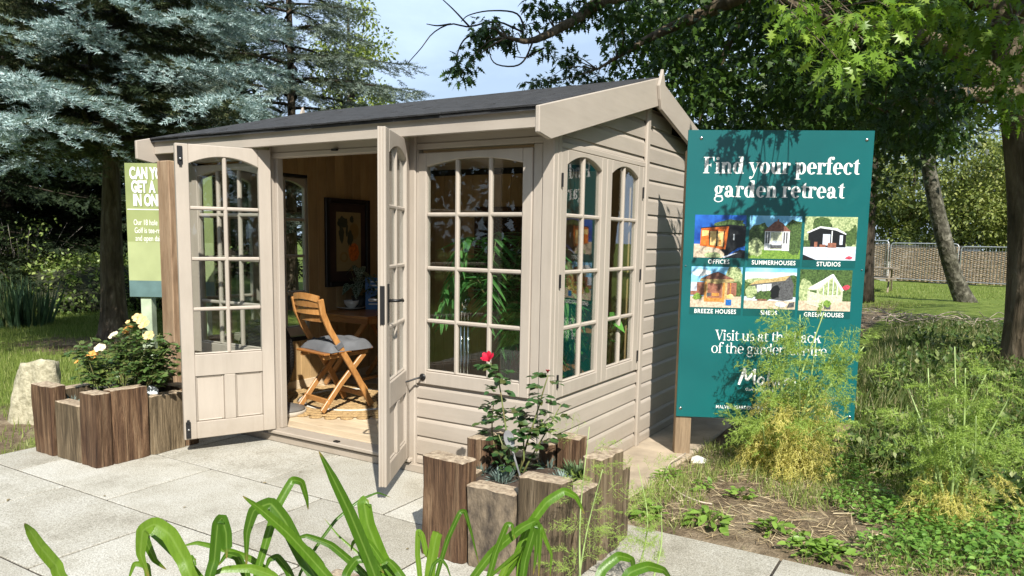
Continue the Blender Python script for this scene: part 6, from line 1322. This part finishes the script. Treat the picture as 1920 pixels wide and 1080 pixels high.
# dead branches on the bank
q = gz(1760, 612, .12); T = thing('brushwood_pile', 'pile of pale dead branches on the bank under the maple', 'brushwood', (q[0], q[1], .1)); mb = MB()
for k in range(90): a = rng.uniform(0, 6.28); L = rng.uniform(.25, .8); c = np.array([q[0]+rng.normal(0, .8), q[1]+rng.normal(0, .5), .13+rng.uniform(0, .16)]); o = np.array([math.cos(a), math.sin(a), rng.uniform(-.2, .3)]); mb.tube(curve([c-o*L/2, c+[0, 0, .05], c+o*L/2+rng.normal(0, .05, 3)], 5), [.009, .008, .007, .005, .003], 4)
stuff(mb.build('dead_branches', plain('dead_wood', (.42, .35, .28), .9), T, smooth=True))

# ---- weeds, straw and leaf patches in the bed
def bedmask(x, y): return (y > -.06+.04*np.sin(x*7)) & (x > .42) & ((x-.303)*.44-(y-1.28)*.898 > -.25)
N = 9000; xy = np.stack([rng.uniform(.42, 4.2, N), rng.uniform(-.1, 2.6, N)], 1); xy = xy[bedmask(xy[:, 0], xy[:, 1])]; M = len(xy); a = rng.uniform(0, 3.14, M)
V, F = scatter(BLADE, np.stack([xy[:, 0], xy[:, 1], gh(xy[:, 0], xy[:, 1])+rng.uniform(.002, .02, M)], 1), np.stack([np.cos(a), np.sin(a), rng.normal(0, .12, M)], 1), rng.uniform(.03, .16, M), width=rng.uniform(.002, .005, M), roll=rng.normal(0, .5, M)); stuff(npmesh('dry_straw', V, F, leafm('straw', (.3, .22, .12), (.5, .4, .24), .15, .7, (.62, .54, .36), .15)), 'dry straw and dead stalks strewn over the bed')
N = 30000; xy = np.stack([rng.uniform(.42, 4.5, N), rng.uniform(-.1, 2.6, N)], 1); xy = xy[bedmask(xy[:, 0], xy[:, 1]) & (wob(xy[:, 0], xy[:, 1], 3.3, .7)+.6*wob(xy[:, 0], xy[:, 1], 8., 2.2) > .12-.6*smooth(.5, 1.5, xy[:, 1])-.25*(xy[:, 0] < .75))]
grass_patch('bed_grass', 'patchy weeds and grass in the bed before the sign', xy, .025, .12, .0045, leafm('bed_grass_blade', (.14, .21, .04), (.29, .37, .09), .4, .5, (.48, .46, .22)), .9)
def weed(c, r, N, size, label, mat, h=.1, tpl=OVAL):
    T = thing('leafy_weed', label, 'weed', (c[0], c[1], 0)); th = rng.uniform(0, 6.28, N); q = r*rng.random(N)**.6; P_ = np.stack([c[0]+q*np.cos(th), c[1]+q*np.sin(th), gh(c[0]+q*np.cos(th), c[1]+q*np.sin(th))+.01+h*rng.random(N)*(1-.6*(q/r)**2)], 1)
    D_ = np.stack([np.cos(th+rng.normal(0, .8, N)), np.sin(th+rng.normal(0, .8, N)), rng.uniform(-.35, .45, N)], 1); V, F = scatter(tpl, P_, D_, size*rng.uniform(.6, 1.25, N), roll=rng.normal(0, .4, N)); npmesh('leaves', V, F, mat, T)
M_MINT = leafm('mint_leaf', (.085, .19, .03), (.17, .32, .055), .35, .4, (.28, .43, .1)); M_DAND = leafm('dandelion_leaf', (.13, .24, .035), (.25, .39, .07), .35, .4)
def gpx(px, py): q = gz(px, py, .0); return (q[0], q[1])
for (px, py, r_, N, s_, lb) in ((1620, 950, .2, 420, .032, 'mint patch left of the right hand fennel foot'), (1700, 985, .22, 480, .034, 'mint patch below the right hand fennel'), (1800, 1030, .26, 640, .036, 'mint patch at the lower right of the bed'), (1890, 1000, .24, 520, .036, 'mint patch at the right picture edge'), (1690, 1050, .2, 420, .034, 'mint patch on the bottom edge beside the paving'), (1900, 1075, .24, 480, .036, 'mint patch in the bottom right corner'), (1590, 900, .14, 200, .03, 'small mint patch beside the sign fennel')):
    weed(gpx(px, py), r_, N, s_, lb, M_MINT, .13)
for (px, py, r_, N, s_, lb) in ((1520, 1035, .12, 90, .05, 'leafy weed on the paving edge in the middle of the bed'), (1560, 1050, .1, 80, .05, 'leafy weed nearest the bottom paving joint'), (1215, 975, .07, 34, .06, 'weed rosette on the paving edge right of planter'), (1325, 985, .09, 40, .07, 'dark weed rosette on the paving edge left of the bed'), (1390, 940, .07, 30, .05, 'pale weed rosette in the straw before the sign post'), (1320, 925, .06, 26, .05, 'small ferny weed in front of the sign post'), (1250, 900, .1, 70, .04, 'weed spray beside the concrete strip'), (1450, 1000, .07, 40, .06, 'upright weed near the middle of the paving edge')):
    weed(gpx(px, py), r_, N, s_, lb, M_DAND, .06, OVAL)
tw_ = MB(); tw_.tube(curve([tuple(gz(px, py, z)) for px, py, z in ((1285, 850, .05), (1255, 870, .04), (1250, 900, .03), (1275, 925, .03), (1310, 940, .03), (1335, 945, .02))], 24), .005, 5); tag(tw_.build('dead_vine', plain('pale_vine', (.55, .46, .36), .8), smooth=True), 'curling pale dead vine on the ground by the sign post', 'vine')
tag(MB().lathe([(.03, -.01), (.05, .01), (.045, .035), (.02, .045)], tuple(gz(1308, 868, .0)), 9, flute=.2, nf=3).build('white_stone', plain('chalk_stone', (.7, .68, .62), .9), smooth=False), 'small white stone at the foot of the sign post', 'stone')

# ---- fennel
M_FEN = leafm('fennel_green', (.24, .37, .07), (.42, .55, .13), .4, .5); M_FENY = leafm('fennel_yellow', (.55, .53, .13), (.74, .69, .24), .4, .6, (.7, .56, .22)); M_FST = plain('fennel_stalk', (.34, .46, .16), .5, .2, 12)
def frond(p, d, L, droop, hairs):
    """one feathery leaf: rachis, side ribs, fine threads appended to hairs"""
    t = np.linspace(0, 1, 9); q = p+d*(L*t)[:, None]+np.array([0, 0, -droop*L])*(t*t)[:, None]; tn = unit(np.gradient(q, axis=0)); w = unit(np.cross(tn[0], sph(1)[0]))
    for i in range(8): hairs.append((q[i], q[i+1]-q[i]))
    for i in range(2, 9):
        for s in (-1, 1):
            l_ = L*.42*(1-t[i]*.75)*rng.uniform(.7, 1.1); e = unit(tn[i]*.75+w*s*.8+rng.normal(0, .25, 3)+[0, 0, -droop*.3]); hairs.append((q[i], e*l_))
            for u in (.2, .35, .5, .65, .8, .95):
                for s2 in (-1, 1):
                    e2 = unit(e*.8+rng.normal(0, .6, 3)); hairs.append((q[i]+e*l_*u, e2*l_*.42*rng.uniform(.6, 1.1))); hairs.append((q[i]+e*l_*u+e2*l_*.2, unit(e2+rng.normal(0, .6, 3))*l_*.24))
def fennel(label, base, stems, w=.0021, ymax=.45, yfr=1., flen=.2, sr=1.):
    T = thing('fennel_plant', label, 'fennel', tuple(base)); base = np.array(base, float); hg, hy = [], []
    for (top, nf) in stems:
        b0 = base+[rng.normal(0, .04), rng.normal(0, .04), 0]; top = np.array(top); S_ = curve([b0, (b0*.55+top*.45)+[rng.normal(0, .03), rng.normal(0, .03), .05], top], 14)
        MB().tube(S_, list(np.linspace(.0085*sr, .0022*sr, 14)), 6).build('stalk', M_FST, T, smooth=True)
        for k in range(nf):
            u = .1+.88*(k+rng.random())/nf; i = min(12, int(u*13)); p = S_[i]+(S_[i+1]-S_[i])*(u*13-i); a = rng.uniform(0, 6.28); rel = (p[2]-base[2])/max(.2, top[2]-base[2]); yel = rel < ymax and rng.random() < yfr
            d = unit(np.array([math.cos(a), math.sin(a), rng.uniform(-.2, .5) if yel else rng.uniform(.1, 1.1)])); frond(p, d, flen*rng.uniform(.7, 1.3)*(1.1 if yel else 1.), 1.1 if yel else .35, hy if yel else hg)
    for nm, h, mt in (('green_fronds', hg, M_FEN), ('yellow_fronds', hy, M_FENY)):
        if not h: continue
        P_ = np.array([x[0] for x in h]); D_ = np.array([x[1] for x in h]); L = np.linalg.norm(D_, axis=1); V, F = scatter(HAIR, P_, D_, L, width=np.full(len(L), w), roll=rng.uniform(0, 3.1, len(L))); npmesh(nm, V, F, mt, T)
fb0 = np.array([.98, 1.27, 0.]); st = []
for px, py, yy in ((1460, 640, 1.3), (1475, 610, 1.3), (1545, 585, 1.35), (1500, 590, 1.38), (1580, 640, 1.35), (1530, 640, 1.2), (1460, 700, 1.1), (1560, 720, 1.15), (1425, 775, 1.12), (1500, 720, 1.05), (1590, 780, 1.2), (1430, 800, 1.05), (1540, 800, 1.02), (1620, 650, 1.3), (1390, 790, 1.2)):
    d = ray(px, py); st.append((CAM+d*((yy-CAM[1])/d[1]), 18))
fennel('large feathery fennel with yellowing base in front of the teal sign', fb0, st, .0034, .66, .9, .25, 1.5)
fb1 = np.array([1.93, .86, 0.]); st = []
for px, py, yy in ((1700, 720, .9), (1740, 690, .95), (1790, 650, .95), (1810, 690, .8), (1850, 700, .9), (1895, 740, .9), (1720, 780, .8), (1760, 800, .75), (1870, 820, .75), (1830, 780, .7), (1905, 840, .85)):
    d = ray(px, py); st.append((CAM+d*((yy-CAM[1])/d[1]), 12))
fennel('second feathery fennel with yellow tips at the right of the bed', fb1, st, .0033, .5, .75, .23, 1.25)
for (b0, tops, lb) in (((.68, -1.02, 0), [(1105, 800), (1130, 880)], 'young fennel growing against the front of the red rose planter'), ((.86, -.78, 0), [(1196, 870), (1240, 960)], 'thin young fennel rising from the paving right of the planter')):
    st = []
    for px, py in tops: d = ray(px, py); st.append((CAM+d*((b0[1]+.03-CAM[1])/d[1]), 11))
    fennel(lb, b0, st, .0013, 0, 0, .17, .55)

# ---- woodland behind the conifers, then unseen tree rows added to cut sky light
def wood_wall(name, label, a, e, depth, h, N, size, mat):
    t = rng.random(N); P_ = np.outer(1-t, a)+np.outer(t, e); nrm = unit(np.array([a[1]-e[1], e[0]-a[0]])); P_ = P_+np.outer(rng.uniform(-depth, depth, N), nrm); z = h*rng.random(N)**.8*(.8+.2*np.sin(t*23)+.12*np.sin(t*61))
    P_ = np.column_stack([P_, z]); V, F = scatter(DIAM, P_, sph(N)+[0, 0, -.3], size*rng.uniform(.6, 1.3, N)); return stuff(npmesh(name, V, F, mat), label)
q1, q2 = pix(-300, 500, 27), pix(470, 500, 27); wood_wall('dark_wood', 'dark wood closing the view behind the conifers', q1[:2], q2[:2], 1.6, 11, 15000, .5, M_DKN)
wood_wall('rear_shade_wood', 'unseen trees added behind the viewer to darken reflections and sky light', np.array([-26., -15.]), np.array([9., -17.]), 1.6, 11., 15000, .6, M_DKL2)  # out of view, added so the window glass reflects something dark
wood_wall('left_shade_wood', 'unseen trees added beyond the left lawn to darken reflections and sky light', np.array([-25., -15.]), np.array([-21., 6.]), 1.6, 10., 9000, .55, M_DKL2)  # added outside the frame to darken the glass and the fill
wood_wall('right_shade_wood', 'unseen trees added right of the patio to cut sky light', np.array([14., -13.]), np.array([17., 24.]), 1.6, 9., 14000, .6, M_DKL2)  # added outside the frame to block part of the sky

# ---- a few dry leaves on the paving
M_DRYL = leafm('dry_leaf', (.12, .09, .05), (.3, .24, .12), .1, .8)
for px, py, wh in ((500, 905, 'nearest the open left door'), (560, 885, 'just in front of the door sill'), (198, 930, 'on the joint in front of the left planter'), (762, 1030, 'left of the red rose planter foot'), (18, 935, 'at the left picture edge'), (350, 950, 'on the slab between left planter and strap leaves'), (1340, 1010, 'on the paving edge beside the weed bed')):
    q = gz(px, py, .004); V, F = scatter(OVAL, q[None], np.array([[math.cos(px), math.sin(px), .05]]), np.array([rng.uniform(.018, .04)]), roll=np.array([rng.normal(0, .3)])); tag(npmesh('fallen_leaf', V, F, M_DRYL), 'small dry leaf on the paving '+wh, 'leaf', 'dry leaves on the paving')
